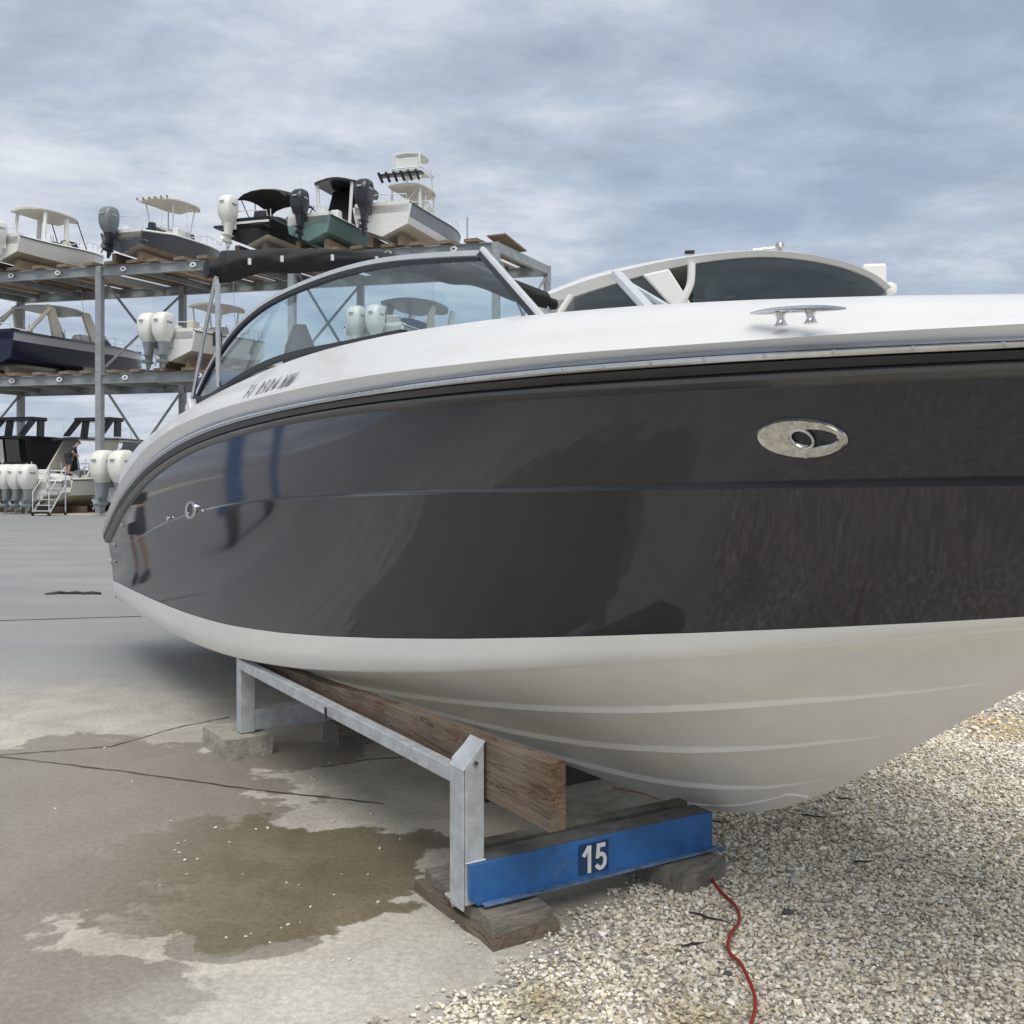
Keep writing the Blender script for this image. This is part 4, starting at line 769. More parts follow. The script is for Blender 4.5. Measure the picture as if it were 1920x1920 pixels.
b = MB(); b.bar(rl(24.9, .1, ZT + .45), rl(24.9, .5, ZT + .15), .9, .06); b.build('loose_board', M['timber'], rack)
b = MB(); b.tube([rl(23.6, .1, ZT), rl(23.6, .1, ZT + 1.3)], .035, 6); b.build('stub_pole', M['rack_steel'], rack)
structure_poly = [rk(-40, -.45), rk(60, -.45), rk(60, 6), rk(-40, 6)]
sheet([(p.x, p.y) for p in structure_poly], .006, 'rack_apron', M['apron'])

# ------------------------------------------------------------------ racked boats
M['w'] = mat('boat_white', (.74, .74, .71), .3, var=.04, vscale=2)
M['beige'] = mat('boat_beige', (.60, .56, .47), .4, var=.06, vscale=2)
M['keelcol'] = mat('boat_bottom_beige', (.40, .36, .285), .5, var=.14, vscale=1.5)
M['char'] = mat('boat_charcoal', (.065, .072, .082), .25, var=.1, vscale=2)
M['navy'] = mat('boat_navy', (.008, .011, .035), .15, var=.1, vscale=2)
M['grey_stripe'] = mat('boat_grey_stripe', (.40, .41, .42), .3)
M['sea'] = mat('boat_sea_green', (.14, .24, .225), .35, var=.1, vscale=2)
M['slate'] = mat('boat_slate', (.20, .22, .25), .3, var=.1, vscale=2)
M['mblack'] = mat('motor_black', (.022, .026, .033), .25, var=.1, vscale=6)
M['mgrey'] = mat('motor_grey', (.165, .19, .20), .3, var=.08, vscale=6)
M['mwhite'] = mat('motor_white', (.72, .72, .67), .25, var=.03, vscale=6)
M['mleg'] = mat('motor_leg_grey', (.24, .27, .29), .4)
M['vinyl'] = glass_mat('clear_vinyl', (.55, .62, .64), .6, .10)
M['teal_glass'] = glass_mat('teal_windscreen', (.22, .42, .42), .8, .06)
M['tube'] = mat('white_tube', (.70, .71, .70), .35)

def motor(parent, x, y, z, cowl, leg, k=1.0, tilt=0.0, lower=None):
    # outboard: y is aft-negative, z the height of the anti-splash plate above keel
    T = Matrix.Translation((x, y, z)) @ Matrix.Rotation(R(tilt), 4, 'X') @ Matrix.Scale(k, 4)
    def tr(mb): mb.v = [tuple(T @ Vector(v)) for v in mb.v]; return mb
    b = MB(); b.loft([superell(0, -.02, -.62, .05, .10, 12, 2), superell(0, .02, -.38, .055, .17, 12, 2.2), superell(0, .0, -.22, .075, .20, 12, 2.4), superell(0, .02, .0, .11, .21, 12, 2.6), superell(0, .0, .32, .17, .25, 12, 2.8), superell(0, .0, .52, .20, .30, 12, 3)], True, True)
    b.box((0, -.06, -.2), (.26, .46, .02)); b.loft([[Vector((.085 * r_ * math.cos(a), yy, -.42 + .085 * r_ * math.sin(a))) for a in [q * math.pi / 5 for q in range(10)]] for yy, r_ in ((-.30, .75), (-.1, 1), (.12, .9), (.26, .25))], True, True)
    b.prism([(-.008, .1, -.48), (-.008, -.1, -.48), (-.008, -.14, -.74), (-.008, .0, -.74)], (.016, 0, 0))
    for q in range(3):
        a = q * 2.094; b.box((.10 * math.cos(a), -.33, -.42 + .10 * math.sin(a)), (.17, .02, .09), Matrix.Rotation(-a, 3, 'Y') @ Matrix.Rotation(.5, 3, 'X'))
    b.box((0, .27, .30), (.22, .2, .42))
    m = tr(b).build('outboard_motor', leg, parent, True)
    b = MB(); b.loft([superell(0, .0, .24, .15, .24, 18, 2.8), superell(0, -.02, .40, .215, .33, 18, 3.4), superell(0, -.02, .58, .25, .375, 18, 4.2), superell(0, -.01, .80, .262, .385, 18, 4.6), superell(0, .0, .98, .258, .37, 18, 4.6), superell(0, .03, 1.12, .24, .325, 18, 4.2), superell(0, .07, 1.22, .20, .25, 18, 3.8), superell(0, .09, 1.25, .12, .16, 18, 3)], True, True)
    tr(b).build('cowling', cowl, m, True, angle=50)
    for c_, d_ in (((0, -.415, .93), (.17, .02, .06)), ((.268, -.02, .90), (.012, .30, .05)), ((-.268, -.02, .90), (.012, .30, .05))):
        b = MB(); b.box(c_, d_); tr(b).build('cowling_badge', M['mleg'] if cowl is M['mwhite'] else M['grey_stripe'], m)
    b = MB(); b.loft([superell(0, 0, .40, .222, .335, 16, 2.8), superell(0, 0, .435, .222, .335, 16, 2.8)], True, True); 
    if lower: tr(b).build('cowling_band', lower, m, True)
    return m

def hull(parent, L, B, D, side, bottom, deckm, stripe=None, rise=.55, notch=True, stripe_at=.62, sheer_drop=0.0, rail=True):
    n = 22; st = []
    for i in range(n):
        f = i / (n - 1); y = L * f
        hb = B / 2 * (1 - max(0, (f - .42) / .58) ** 2.3); hc = B / 2 * .86 * (1 - max(0, (f - .30) / .69) ** 1.7) if f < .99 else 0
        hc = max(hc, 0); zk = 0 if f < .62 else (D + rise) * .62 * ((f - .62) / .38) ** 2
        zc = .20 * B * .86 + .35 * f ** 2 + max(0, f - .6) * .5; zc = max(zc, zk)
        zs = D + rise * f ** 1.7 - sheer_drop * max(0, 1 - f / .28) ** 1.0
        st.append((y, hb, hc, zk, min(zc, zs - .1), zs))
    b = MB(); b.loft([[(-hc, y, zc), (-hc * .5, y, (zc + zk) / 2 + .01), (0, y, zk), (hc * .5, y, (zc + zk) / 2 + .01), (hc, y, zc)] for y, hb, hc, zk, zc, zs in st]); b.build('hull_bottom', bottom, parent, True, angle=20)
    def q(s, k, sg): y, hb, hc, zk, zc, zs = s; return (sg * (hc + (hb - hc) * k ** .8), y, zc + (zs - zc) * k)
    hi = stripe_at if stripe else 1.0
    b = MB()
    for sg in (-1, 1): b.loft([[q(s, 0, sg), q(s, hi * .5, sg), q(s, hi, sg)] for s in st])
    s = st[0]; b.add([q(s, 1, -1), q(s, .5, -1), q(s, 0, -1), (0, 0, s[3]), q(s, 0, 1), q(s, .5, 1), q(s, 1, 1)], [tuple(range(7))])
    b.build('hull_side', side, parent, True, angle=20)
    if stripe:
        b = MB()
        for sg in (-1, 1): b.loft([[q(s, hi, sg), q(s, 1, sg)] for s in st])
        b.build('hull_stripe', stripe, parent, True, angle=20)
    b = MB()
    for sg in (-1, 1): b.tube([Vector(q(s, 1, sg)) + Vector((sg * .01, 0, 0)) for s in st], .035, 6)
    b.build('gunwale_rail', M['char'] if side is not M['char'] else M['grey_stripe'], parent, True)
    b = MB()
    for sg in (-1, 1): b.loft([[(sg * s[1], s[0], s[5] + .005), (sg * max(0, s[1] - .08), s[0], s[5] + .10), (sg * max(0, s[1] - .32), s[0], s[5] + .10), (sg * max(0, s[1] - .34), s[0], s[5] - .25)] for s in st])
    for f0 in (.55,):
        rows = [[(-max(0, s[1] - .30), s[0], s[5] + .095), (0, s[0], s[5] + .17), (max(0, s[1] - .30), s[0], s[5] + .095)] for s in st if s[0] / L > f0]; b.loft(rows)
    s = st[0]; b.box((0, .25, D - sheer_drop - .1), (B * .92, .5, .5)); b.add([(-B * .45, .3, D - .5), (B * .45, .3, D - .5), (B * .4, L * .6, D - .4), (-B * .4, L * .6, D - .4)], [(0, 1, 2, 3)])
    b.build('deck', deckm, parent, True, angle=30)
    if rail:
        b = MB()
        for sg in (-1, 1):
            P = [Vector((sg * max(0, q_[1] - .1), q_[0], q_[5] + .12 + .42 * min(1, max(0, q_[0] / L - .45) / .2))) for q_ in st if q_[0] / L > .45]
            b.tube(P, .022, 5)
            for q_ in st[12::2]: b.tube([(sg * max(0, q_[1] - .1), q_[0], q_[5] + .08), (sg * max(0, q_[1] - .1), q_[0], q_[5] + .52)], .016, 5)
        b.build('bow_rail', M['tube'], parent, True)
        b = MB(); b.tube([(B * .36, L * .48, D), (B * .38, L * .44, D + 2.9)], [.02, .008], 5); b.build('aerial', M['tube'], parent, True)
        b = MB()
        for sg in (-1, 1): b.box((sg * B * .42, .25, D - sheer_drop + .16), (.10, .28, .06)); b.box((sg * B * .43, L * .4, D + .22), (.08, .25, .05))
        b.build('cleats', M['grey_stripe'], parent)
    return st
def plate(name, m, parent, y0, y1, w, z, th=.10, crown=.12, front=.75, tiltz=0.0, n=11):
    b = MB(); rows = []
    for i in range(n):
        f = i / (n - 1); y = y0 + (y1 - y0) * f; ww = w * (1 - .18 * abs(2 * f - 1) ** 4) * (1 if f < .7 else 1 - (1 - front) * ((f - .7) / .3) ** 2)
        zz = z + tiltz * (f - .5) - .08 * (2 * f - 1) ** 2
        up = [Vector((ww * u, y, zz + crown * (1 - u * u))) for u in (-1, -.7, -.3, 0, .3, .7, 1)]
        rows.append(up + [p + Vector((0, 0, -th * (1 if abs(p.x) < ww * .95 else .6))) for p in up[::-1]])
    b.loft(rows, True, True); return b.build(name, m, parent, True, angle=45)
def legs(name, m, parent, pts, r, n=6):
    for a, c in pts:
        b = MB(); b.tube([a, ((Vector(a) + Vector(c)) / 2 + Vector((0, 0, 0))), c], r, n); b.build(name, m, parent, True)
def screen(parent, y, w, z, h, m=None, rake=.55, frame=None):
    b = MB(); n = 9; rows = []
    for k in range(n):
        a = math.pi * k / (n - 1); x = w * math.cos(a); yy = y + .55 * math.sin(a); rows.append([(x, yy, z), (x * .82, yy - rake, z + h * (.75 + .25 * math.sin(a)))])
    b.loft(rows); g = b.build('windscreen', m or M['teal_glass'], parent, True)
    f = MB(); f.tube([r[1] for r in rows], .025, 6); f.build('windscreen_frame', frame or M['char'], g, True)
def console(parent, y, z, w=.5, h=1.0, m=None):
    b = MB(); b.loft([superell(0, y, z, w, .45, 12, 4), superell(0, y, z + h * .7, w, .42, 12, 4), superell(0, y + .05, z + h, w * .9, .25, 12, 4)], True, True); b.build('console', m or M['w'], parent, True)
    b = MB(); b.box((0, y - 1.0, z + .25), (w * 1.7, .5, .7)); b.build('leaning_post', m or M['w'], parent, bevel=.08)

def spot(px, z, over=.55):
    # the place on the front beam seen at that column
    k = (px - 960) / FPX; Q = P0 - VD * over; u = (k * Q.y - Q.x) / (UX.x - k * UX.y); return Q + UX * u + Vector((0, 0, z))
def racked(px, z, label, over=.55, rz=None):
    t = thing('racked_boat', label, 'boat', spot(px, z + .42, over), RB if rz is None else rz, 'boats stored on the rack')
    bunks(t, 8, 2.5, z); return t

def bunks(t, L, B, z):
    for sx in (-.28, .28):
        b = MB(); o_ = Matrix.Translation(t.location) @ Matrix.Rotation(t.rotation_euler.z, 4, 'Z')
        a = o_ @ Vector((sx * B, .35, -.10)) - RO; c = o_ @ Vector((sx * B, min(L * .75, 6.2), -.10)) - RO
        b.bar(a, c, .22, .46); b.build('bunk_timber', M['timber'], rack)
def gear(t, L, B, D, seed, dark=True):
    # loose fittings on deck: seats, coolers and hatches standing proud of the gunwale
    g = random.Random(seed); names = ('helm_seat', 'cooler', 'deck_hatch', 'aft_seat', 'tackle_box', 'side_cushion')
    for k in range(9):
        x = g.uniform(-.36, .36) * B; y = g.uniform(.05, .55) * L; d = (g.uniform(.25, .7), g.uniform(.3, .9), g.uniform(.2, .6))
        b = MB(); b.box((x, y, D + .02 + d[2] / 2), d, Matrix.Rotation(g.uniform(-.2, .2), 3, 'Z'), .88); b.build(names[k % 6], M[g.choice(('w', 'w', 'w', 'beige', 'grey_stripe') + (('mblack',) if dark else ()))], t, bevel=.05)
    for k in range(4):
        x = g.uniform(-.4, .4) * B; y = g.uniform(.1, .6) * L
        b = MB(); b.tube([(x, y, D), (x + g.uniform(-.1, .1), y + g.uniform(-.15, .1), D + g.uniform(.6, 1.2))], .022, 5); b.build('stanchion', M['tube'], t)
    b = MB(); P = [(-B * .40, .1, D + .15), (-B * .40, .05, D + .42), (0, -.05, D + .46), (B * .40, .05, D + .42), (B * .40, .1, D + .15)]; b.tube(P, .025, 6); b.build('stern_rail', M['tube'], t, True)
# top storey
t = racked(-2, ZT, 'white boat with a beige hardtop at the far left of the top rack')
hull(t, 7.4, 2.5, 1.15, M['w'], M['keelcol'], M['w'], M['w']); gear(t, 7.4, 2.5, 1.15, 1); plate('hardtop', M['beige'], t, 1.6, 4.7, 1.05, 3.0)
legs('hardtop_leg', M['w'], t, [((sx * .95, 1.9, 1.1), (sx * .85, 2.1, 2.95)) for sx in (-1, 1)], .09); legs('hardtop_leg', M['w'], t, [((sx * .9, 3.5, 1.2), (sx * .85, 3.6, 2.95)) for sx in (-1, 1)], .12)
legs('hardtop_strut', M['char'], t, [((sx * .85, 5.2, 1.3), (sx * .8, 4.4, 2.95)) for sx in (-1, 1)], .03); screen(t, 4.7, 1.0, 1.25, .6)
for x in (-.4, .4): motor(t, x, -.5, .45, M['mwhite'], M['mwhite'], 1.1)
t = racked(228, ZT, 'charcoal hulled boat with white T-top and single grey outboard on top rack')
hull(t, 8.2, 2.35, 1.25, M['char'], M['keelcol'], M['w'], rise=.4, sheer_drop=.28); gear(t, 8.2, 2.35, 1.25, 2); plate('t_top', M['beige'], t, 2.3, 5.3, 1.0, 3.25, tiltz=.1)
legs('t_top_leg', M['tube'], t, [((sx * .55, yy, 1.2), (sx * .8, yy + d, 3.2)) for sx in (-1, 1) for yy, d in ((3.1, -.3), (4.3, .3))], .035); console(t, 3.9, 1.0); motor(t, -.25, -.55, .55, M['mgrey'], M['mblack'], 1.2)
b = MB(); 
for k in range(6): b.tube([(-.85 + .34 * k, 2.27, 3.12), (-.85 + .34 * k, 2.2, 3.24)], .04, 6)
b.build('rod_holder_row', M['mgrey'], t)
t = racked(462, ZT, 'black boat with black bimini top and one white outboard on top rack')
hull(t, 7.2, 2.5, 1.1, M['black'], M['beige'], M['canvas'], rise=.35); gear(t, 7.2, 2.5, 1.1, 3)
b = MB(); rows = []
for i in range(9):
    f = i / 8; y = 1.2 + 3.0 * f; rows.append([Vector((1.25 * u, y, 2.55 + .55 * math.sqrt(max(0, 1 - .92 * u * u)) - .25 * (2 * f - 1) ** 2)) for u in (-1, -.75, -.4, 0, .4, .75, 1)])
b.loft([r + [p + Vector((0, 0, -.03)) for p in r[::-1]] for r in rows], True, True); b.build('bimini_top', M['canvas'], t, True)
legs('bimini_bow', M['mblack'], t, [((sx * 1.15, 2.7, 1.2), (sx * 1.22, yy, 2.65)) for sx in (-1, 1) for yy in (1.4, 2.7, 4.0)], .025)
b = MB(); b.loft([superell(0, 1.7, 1.05, 1.15, 1.0, 14, 3), superell(0, 1.8, 1.45, 1.05, .9, 14, 3), superell(0, 1.9, 1.6, .8, .6, 14, 3)], True, True); b.build('cockpit_cover', M['canvas'], t, True)
for sx in (-1, 1):
    b = MB(); b.box((sx * .95, -.35, .75), (.6, .7, .12)); b.build('swim_platform', M['mblack'], t, bevel=.03)
motor(t, -.62, -.5, .62, M['mwhite'], M['mwhite'], 1.25)
b = MB(); b.box((0, 0, 1.03), (2.3, .06, .10)); b.build('transom_trim', M['w'], t)
t = racked(578, ZT, 'sea green boat with dark enclosed T-top and dark outboard on top rack')
hull(t, 7.6, 2.2, 1.1, M['sea'], M['sea'], M['w'], rise=.3); gear(t, 7.6, 2.2, 1.1, 4); plate('t_top', M['mblack'], t, 2.3, 5.6, 1.15, 3.35, crown=.2); plate('t_top_skin', M['w'], t, 2.28, 5.62, 1.17, 3.40, th=.04, crown=.2)
legs('t_top_leg', M['tube'], t, [((sx * .75, 2.5, 1.1), (sx * .9, 2.5, 3.35)) for sx in (-1, 1)], .075); console(t, 3.6, 1.0)
b = MB(); b.prism([(-.8, 2.9, 1.25), (-.8, 4.6, 1.25), (-.8, 5.0, 3.3), (-.8, 3.9, 3.3)], (1.6, 0, 0)); b.build('enclosure', M['canvas'], t); motor(t, -.1, -.55, .72, M['mblack'], M['mblack'], 1.15)
t = racked(716, ZT, 'slate sided boat with a tall white lookout tower on top rack')
hull(t, 9.2, 2.8, 1.35, M['w'], M['beige'], M['w'], M['slate'], rise=.35, stripe_at=.34); gear(t, 9.2, 2.8, 1.35, 5)
for sx in (-1, 1):
    for yy in (2.6, 4.4):
        b = MB(); b.tube([(sx * .75, yy, 1.3), (sx * .62, yy + (.1 if yy < 3 else -.2), 4.45 if yy < 3 else 4.1)], .05, 6); b.build('tower_leg', M['tube'], t)
for z_ in (2.15, 3.75):
    b = MB(); b.tube([(-.72, 2.64, z_), (.72, 2.64, z_), (.70, 4.33, z_), (-.70, 4.33, z_), (-.72, 2.64, z_)], .03, 5); b.build('tower_rail', M['tube'], t)
b = MB(); b.tube([(-.75, 2.6, 1.4), (.68, 2.66, 2.9)], .025, 5); b.tube([(.75, 2.6, 1.4), (.72, 4.3, 2.9)], .025, 5); b.build('tower_brace', M['tube'], t)
plate('tower_platform', M['beige'], t, 2.2, 4.8, .85, 2.95, crown=.05); plate('tower_top', M['w'], t, 2.6, 4.2, .65, 4.45, th=.06, crown=.08)
b = MB(); b.box((0, 2.7, 4.0), (1.15, .06, .45)); b.box((0, 3.3, 3.65), (1.3, 1.2, .08)); b.build('tower_seat', M['w'], t, bevel=.02)
b = MB()
for k in range(6): b.tube([(-.95 + .36 * k, 2.15, 3.02), (-.98 + .36 * k, 1.75, 3.34)], .07, 6)
b.build('rod_holder_row', M['mblack'], t)
for yy in (1.9, 2.0): pass
b = MB(); b.box((0, 2.05, 3.27), (2.1, .35, .10)); b.build('rod_rack', M['mblack'], t); console(t, 4.0, 1.2, .6, 1.3); motor(t, -.55, -.6, .8, M['mblack'], M['mblack'], 1.25)
# middle storey
t = racked(-20, ZM, 'navy hulled cruiser with pale swoosh and grey radar arch on middle rack', .2)
hull(t, 11.5, 3.0, 1.75, M['navy'], M['navy'], M['navy'], M['grey_stripe'], rise=.25, stripe_at=.66); gear(t, 11.5, 3.0, 1.75, 6)
plate('arch_top', M['grey_stripe'], t, 2.6, 5.6, 1.25, 3.55, th=.16, crown=.06)
for sx in (-1, 1):
    b = MB(); b.prism([(sx * 1.2, 3.0, 1.8), (sx * 1.2, 3.7, 1.8), (sx * 1.15, 3.1, 3.5), (sx * 1.15, 2.6, 3.5)], (-sx * .14, 0, 0)); b.build('arch_leg', M['beige'], t)
    b = MB(); b.prism([(sx * 1.2, 5.9, 1.85), (sx * 1.2, 6.7, 1.85), (sx * 1.15, 5.7, 3.5), (sx * 1.15, 5.1, 3.5)], (-sx * .14, 0, 0)); b.build('arch_leg', M['beige'], t)
screen(t, 7.6, 1.15, 1.85, .75); b = MB(); b.box((0, .9, 1.85), (2.4, 1.4, .3)); b.build('sunpad', M['w'], t, bevel=.06)
legs('stern_brace', M['beige'], t, [((sx * 1.2, 1.2, 1.9), (sx * 1.2, 2.7, 3.3)) for sx in (-1, 1)], .10)
t = racked(318, ZM, 'white boat with tan T-top and two white outboards on middle rack')
hull(t, 8.2, 2.7, 1.35, M['w'], M['keelcol'], M['w'], rise=.5); gear(t, 8.2, 2.7, 1.35, 7); plate('t_top', M['beige'], t, 2.6, 5.2, 1.05, 3.1)
legs('t_top_leg', M['tube'], t, [((sx * .6, yy, 1.3), (sx * .85, yy, 3.1)) for sx in (-1, 1) for yy in (3.0, 4.4)], .04); console(t, 3.9, 1.1)
for x in (-.72, .06): motor(t, x, -.55, .50, M['mwhite'], M['mleg'], 1.35)
t = racked(700, ZM, 'white boat with navy canvas, dark hardtop and two white outboards seen through the windscreen', .3)
hull(t, 9.5, 2.9, 1.25, M['w'], M['keelcol'], M['w'], M['grey_stripe'], rise=.2); gear(t, 9.5, 2.9, 1.25, 8); plate('hardtop', M['slate'], t, 3.0, 6.8, 1.25, 3.0, th=.22, crown=.12)
for sx in (-1, 1):
    b = MB(); b.prism([(sx * 1.2, 3.2, 1.3), (sx * 1.2, 3.8, 1.3), (sx * 1.15, 4.6, 2.95), (sx * 1.15, 4.0, 2.95)], (-sx * .12, 0, 0)); b.build('hardtop_leg', M['beige'], t)
    b = MB(); b.prism([(sx * 1.2, 5.6, 1.3), (sx * 1.2, 6.2, 1.3), (sx * 1.15, 7.2, 2.95), (sx * 1.15, 6.7, 2.95)], (-sx * .12, 0, 0)); b.build('hardtop_leg', M['w'], t)
b = MB(); b.loft([superell(0, 3.4, 1.25, 1.2, 2.2, 14, 4), superell(0, 3.4, 1.85, 1.1, 1.9, 14, 4)], True, True); b.build('cockpit_cover', M['seat_blue'], t, True)
for x in (-.55, .35): motor(t, x, -.55, .55, M['mwhite'], M['mwhite'], 1.25)
# ground storey
def grounded(px, label, over=1.0): return thing('moored_boat', label, 'boat', spot(px, .35, over), RB, 'boats standing under the rack')
def supports(t, L, B):
    for yy in (1.2, L * .5):
        b = MB(); b.box((0, yy, -.18), (B * .8, .3, .34)); b.build('keel_block', M['timber'], t)
t = grounded(-40, 'boat with black canvas enclosure and clear windows under the rack at far left', .1)
hull(t, 10, 3.2, 1.35, M['w'], M['keelcol'], M['w'], rise=.4); gear(t, 10, 3.2, 1.35, 9); supports(t, 10, 3)
b = MB(); b.prism([(-1.4, 2.0, 1.5), (-1.4, 5.5, 1.5), (-1.3, 5.2, 3.35), (-1.3, 1.6, 3.45)], (.05, 0, 0)); b.prism([(1.35, 2.0, 1.5), (1.35, 5.5, 1.5), (1.25, 5.2, 3.35), (1.25, 1.6, 3.45)], (.05, 0, 0)); b.build('side_curtain', M['canvas'], t)
plate('canvas_top', M['canvas'], t, 1.4, 5.6, 1.45, 3.45, crown=.1)
b = MB(); b.add([(-1.3, 1.75, 2.15), (-.1, 1.75, 2.15), (-.1, 1.6, 3.3), (-1.25, 1.6, 3.3)], [(0, 1, 2, 3)]); b.add([(.05, 1.75, 2.15), (.9, 1.75, 2.15), (.9, 1.6, 3.3), (.05, 1.6, 3.3)], [(0, 1, 2, 3)]); b.build('clear_window', M['vinyl'], t)
b = MB(); b.box((0, 1.82, 1.8), (2.7, .05, .75)); b.build('rear_curtain', M['canvas'], t)
def arch(t, y, z, w=1.1):
    for sx in (-1, 1):
        b = MB(); b.prism([(sx * w, y - .9, z), (sx * w, y - .55, z), (sx * w * .95, y + .35, z + .85), (sx * w * .95, y, z + .95)], (-sx * .14, 0, 0)); b.build('arch_leg', M['mblack'], t)
        b = MB(); b.prism([(sx * w, y + .35, z), (sx * w, y + .75, z), (sx * w * .95, y + .85, z + .85), (sx * w * .95, y + .45, z + .85)], (-sx * .14, 0, 0)); b.build('arch_leg', M['mblack'], t)
    b = MB(); b.box((0, y + .45, z + .88), (w * 2, 1.1, .2)); b.build('arch_top', M['mblack'], t, bevel=.05)
arch(t, 2.4, 3.5)
t = grounded(44, 'low white boat with a row of four white outboards under the rack', 1.2)
hull(t, 9, 2.9, 1.15, M['w'], M['keelcol'], M['w'], rise=.2); gear(t, 9, 2.9, 1.15, 10); supports(t, 8, 2.8)
for x in (-1.0, -.4, .2, .8): motor(t, x, -.6, .55, M['mwhite'], M['mleg'], 1.15)
t = grounded(88, 'white cruiser with black canopy and dark arch where a man climbs aboard', .3)
cruiser = t
hull(t, 10.5, 3.0, 1.25, M['w'], M['keelcol'], M['w'], M['w'], rise=.55); gear(t, 10.5, 3.0, 1.25, 11); supports(t, 10, 3); plate('canopy', M['mblack'], t, 1.6, 7.2, 1.4, 3.35, crown=.1)
for sx in (-1, 1):
    b = MB(); b.prism([(sx * 1.35, 1.0, 1.2), (sx * 1.35, 2.8, 1.3), (sx * 1.3, 3.6, 3.3), (sx * 1.3, 2.6, 3.3)], (-sx * .1, 0, 0)); b.build('hardtop_wing', M['beige'], t)
b = MB(); b.prism([(1.32, 3.2, 1.75), (1.32, 6.9, 1.75), (1.28, 6.6, 3.2), (1.28, 3.9, 3.2)], (.03, 0, 0)); b.build('side_window', M['dark_glass'], t); screen(t, 7.2, 1.3, 1.7, 1.4, M['dark_glass'], 1.0, M['mblack'])
arch(t, 3.2, 3.45); b = MB(); b.box((0, -.45, .62), (2.7, .9, .14)); b.build('swim_platform', M['grey_stripe'], t, bevel=.04); b = MB(); b.box((0, .55, 1.2), (2.2, .7, .55)); b.build('aft_seat', M['w'], t, bevel=.1)
t = grounded(226, 'white boat nearest the charcoal hull with two white outboards under the rack', 1.7)
hull(t, 8.5, 2.7, 1.4, M['w'], M['keelcol'], M['w'], rise=.5); gear(t, 8.5, 2.7, 1.4, 12); supports(t, 8, 2.6); console(t, 3.6, 1.2)
for x in (-.48, .5): motor(t, x, -.6, .78, M['mwhite'], M['mleg'], 1.45)
# boarding steps on wheels
p = spot(98, 0, 2.6); lad = thing('boarding_steps', 'aluminium boarding steps on castors beside the white outboards', 'steps', p, R(-14))
for sx in (-.42, .42):
    b = MB(); b.tube([(sx, -.75, .1), (sx, .35, 1.35)], .035, 6); b.tube([(sx, .35, .1), (sx, .35, 2.2)], .03, 6); b.tube([(sx, -.75, .1), (sx, -.75, 1.05), (sx, .35, 2.2)], .025, 6); b.build('side_frame', M['galv'], lad, True)
for k in range(5):
    b = MB(); b.box((0, -.68 + .22 * k, .22 + .25 * k), (.84, .26, .04)); b.build('step', M['galv'], lad)
for sx in (-.42, .42):
    for yy in (-.75, .35):
        b = MB(); b.loft([[Vector((sx + dx, yy + .09 * math.cos(a), .09 + .09 * math.sin(a))) for a in [q * math.pi / 5 for q in range(10)]] for dx in (-.025, .025)], True, True); b.build('castor', M['black'], lad)

# ------------------------------------------------------------------ the hardtop cruiser parked behind the foredeck
ob = at(1330, 900, 11.0); ob.z = 0
cr = thing('hardtop_cruiser', 'white cruiser with curved hardtop and dark wraparound glass behind the foredeck', 'cruiser', ob, R(-8))
def cl_(px, py, dy=0.0):                       # local point of the cruiser on its near side plane
    w = at(px, py, 11.0) - ob; return Matrix.Rotation(R(8), 3, 'Z') @ Vector((w.x, 0, w.z)) * 1.0 + Vector((0, dy, 0))
def loc_(px, py, dy=0.0): w = at(px, py, 11.0) - ob; return Vector((w.x, dy, w.z))
def deep(px, py, dy):                          # local point that far behind the near side, seen at the same place
    x = (at(px, py, 11.0) - ob).x
    for _ in range(4): Yw = 11.0 + dy * math.cos(R(8)) - x * math.sin(R(8)); w = at(px, py, Yw) - ob; x = (w.x - dy * math.sin(R(8))) / math.cos(R(8))
    return Vector((x, dy, w.z))
roof = [(985, 552), (1040, 530), (1110, 506), (1200, 488), (1290, 475), (1380, 469), (1450, 470), (1520, 480), (1580, 497), (1630, 520), (1660, 545)]
under = [(1050, 556), (1060, 554), (1120, 536), (1200, 514), (1290, 495), (1380, 485), (1450, 485), (1520, 495), (1578, 510), (1622, 530), (1650, 552)]
roofs = smooth_path([loc_(x, y) for x, y in roof], 3); unders = smooth_path([loc_(x, y) for x, y in under], 3)
b = MB(); rows = []
for a, c in zip(roofs, unders):
    k = .35
    rows.append([c + Vector((0, .06, 0)), c, a.lerp(c, .35) + Vector((0, -.03, 0)), a + Vector((0, .08, 0)), a + Vector((0, .6, .07)), a + Vector((0, 1.3, .10)), a + Vector((0, 2.0, .07)), a + Vector((0, 2.55, 0)), c + Vector((0, 2.62, 0)), c + Vector((0, 2.55, .02))])
b.loft(rows, True, True); b.build('hardtop', M['deck_white'], cr, True, angle=50)
# side glass, following the underside of the roof down to the coaming
def pane(name, pts, dy, m, parent):
    b = MB(); b.prism([loc_(x, y, dy) for x, y in pts], (0, .012, 0)); return b.build(name, m, parent)
cut = [(1300, 494), (1380, 486), (1450, 486), (1520, 496), (1578, 511), (1622, 531), (1652, 556), (1640, 585), (1300, 600)]
pane('side_window', cut, .05, M['dark_glass'], cr); pane('side_window', cut, 2.5, M['dark_glass'], cr)
pane('side_window', [(1075, 553), (1120, 538), (1200, 516), (1232, 508), (1275, 590), (1075, 600)], .06, M['dark_glass'], cr)
b = MB(); b.prism([loc_(1300, 494, 2.3), loc_(1450, 488, 2.3), loc_(1640, 556, 2.3), loc_(1640, 600, 2.3), loc_(1080, 600, 2.3), loc_(1100, 548, 2.3)], (0, .05, 0)); b.build('cabin_dark_sheet', mat('cabin_shade_black', (.012, .013, .015), .5), cr)  # thin near-black sheet stands in for the dimness inside the cabin
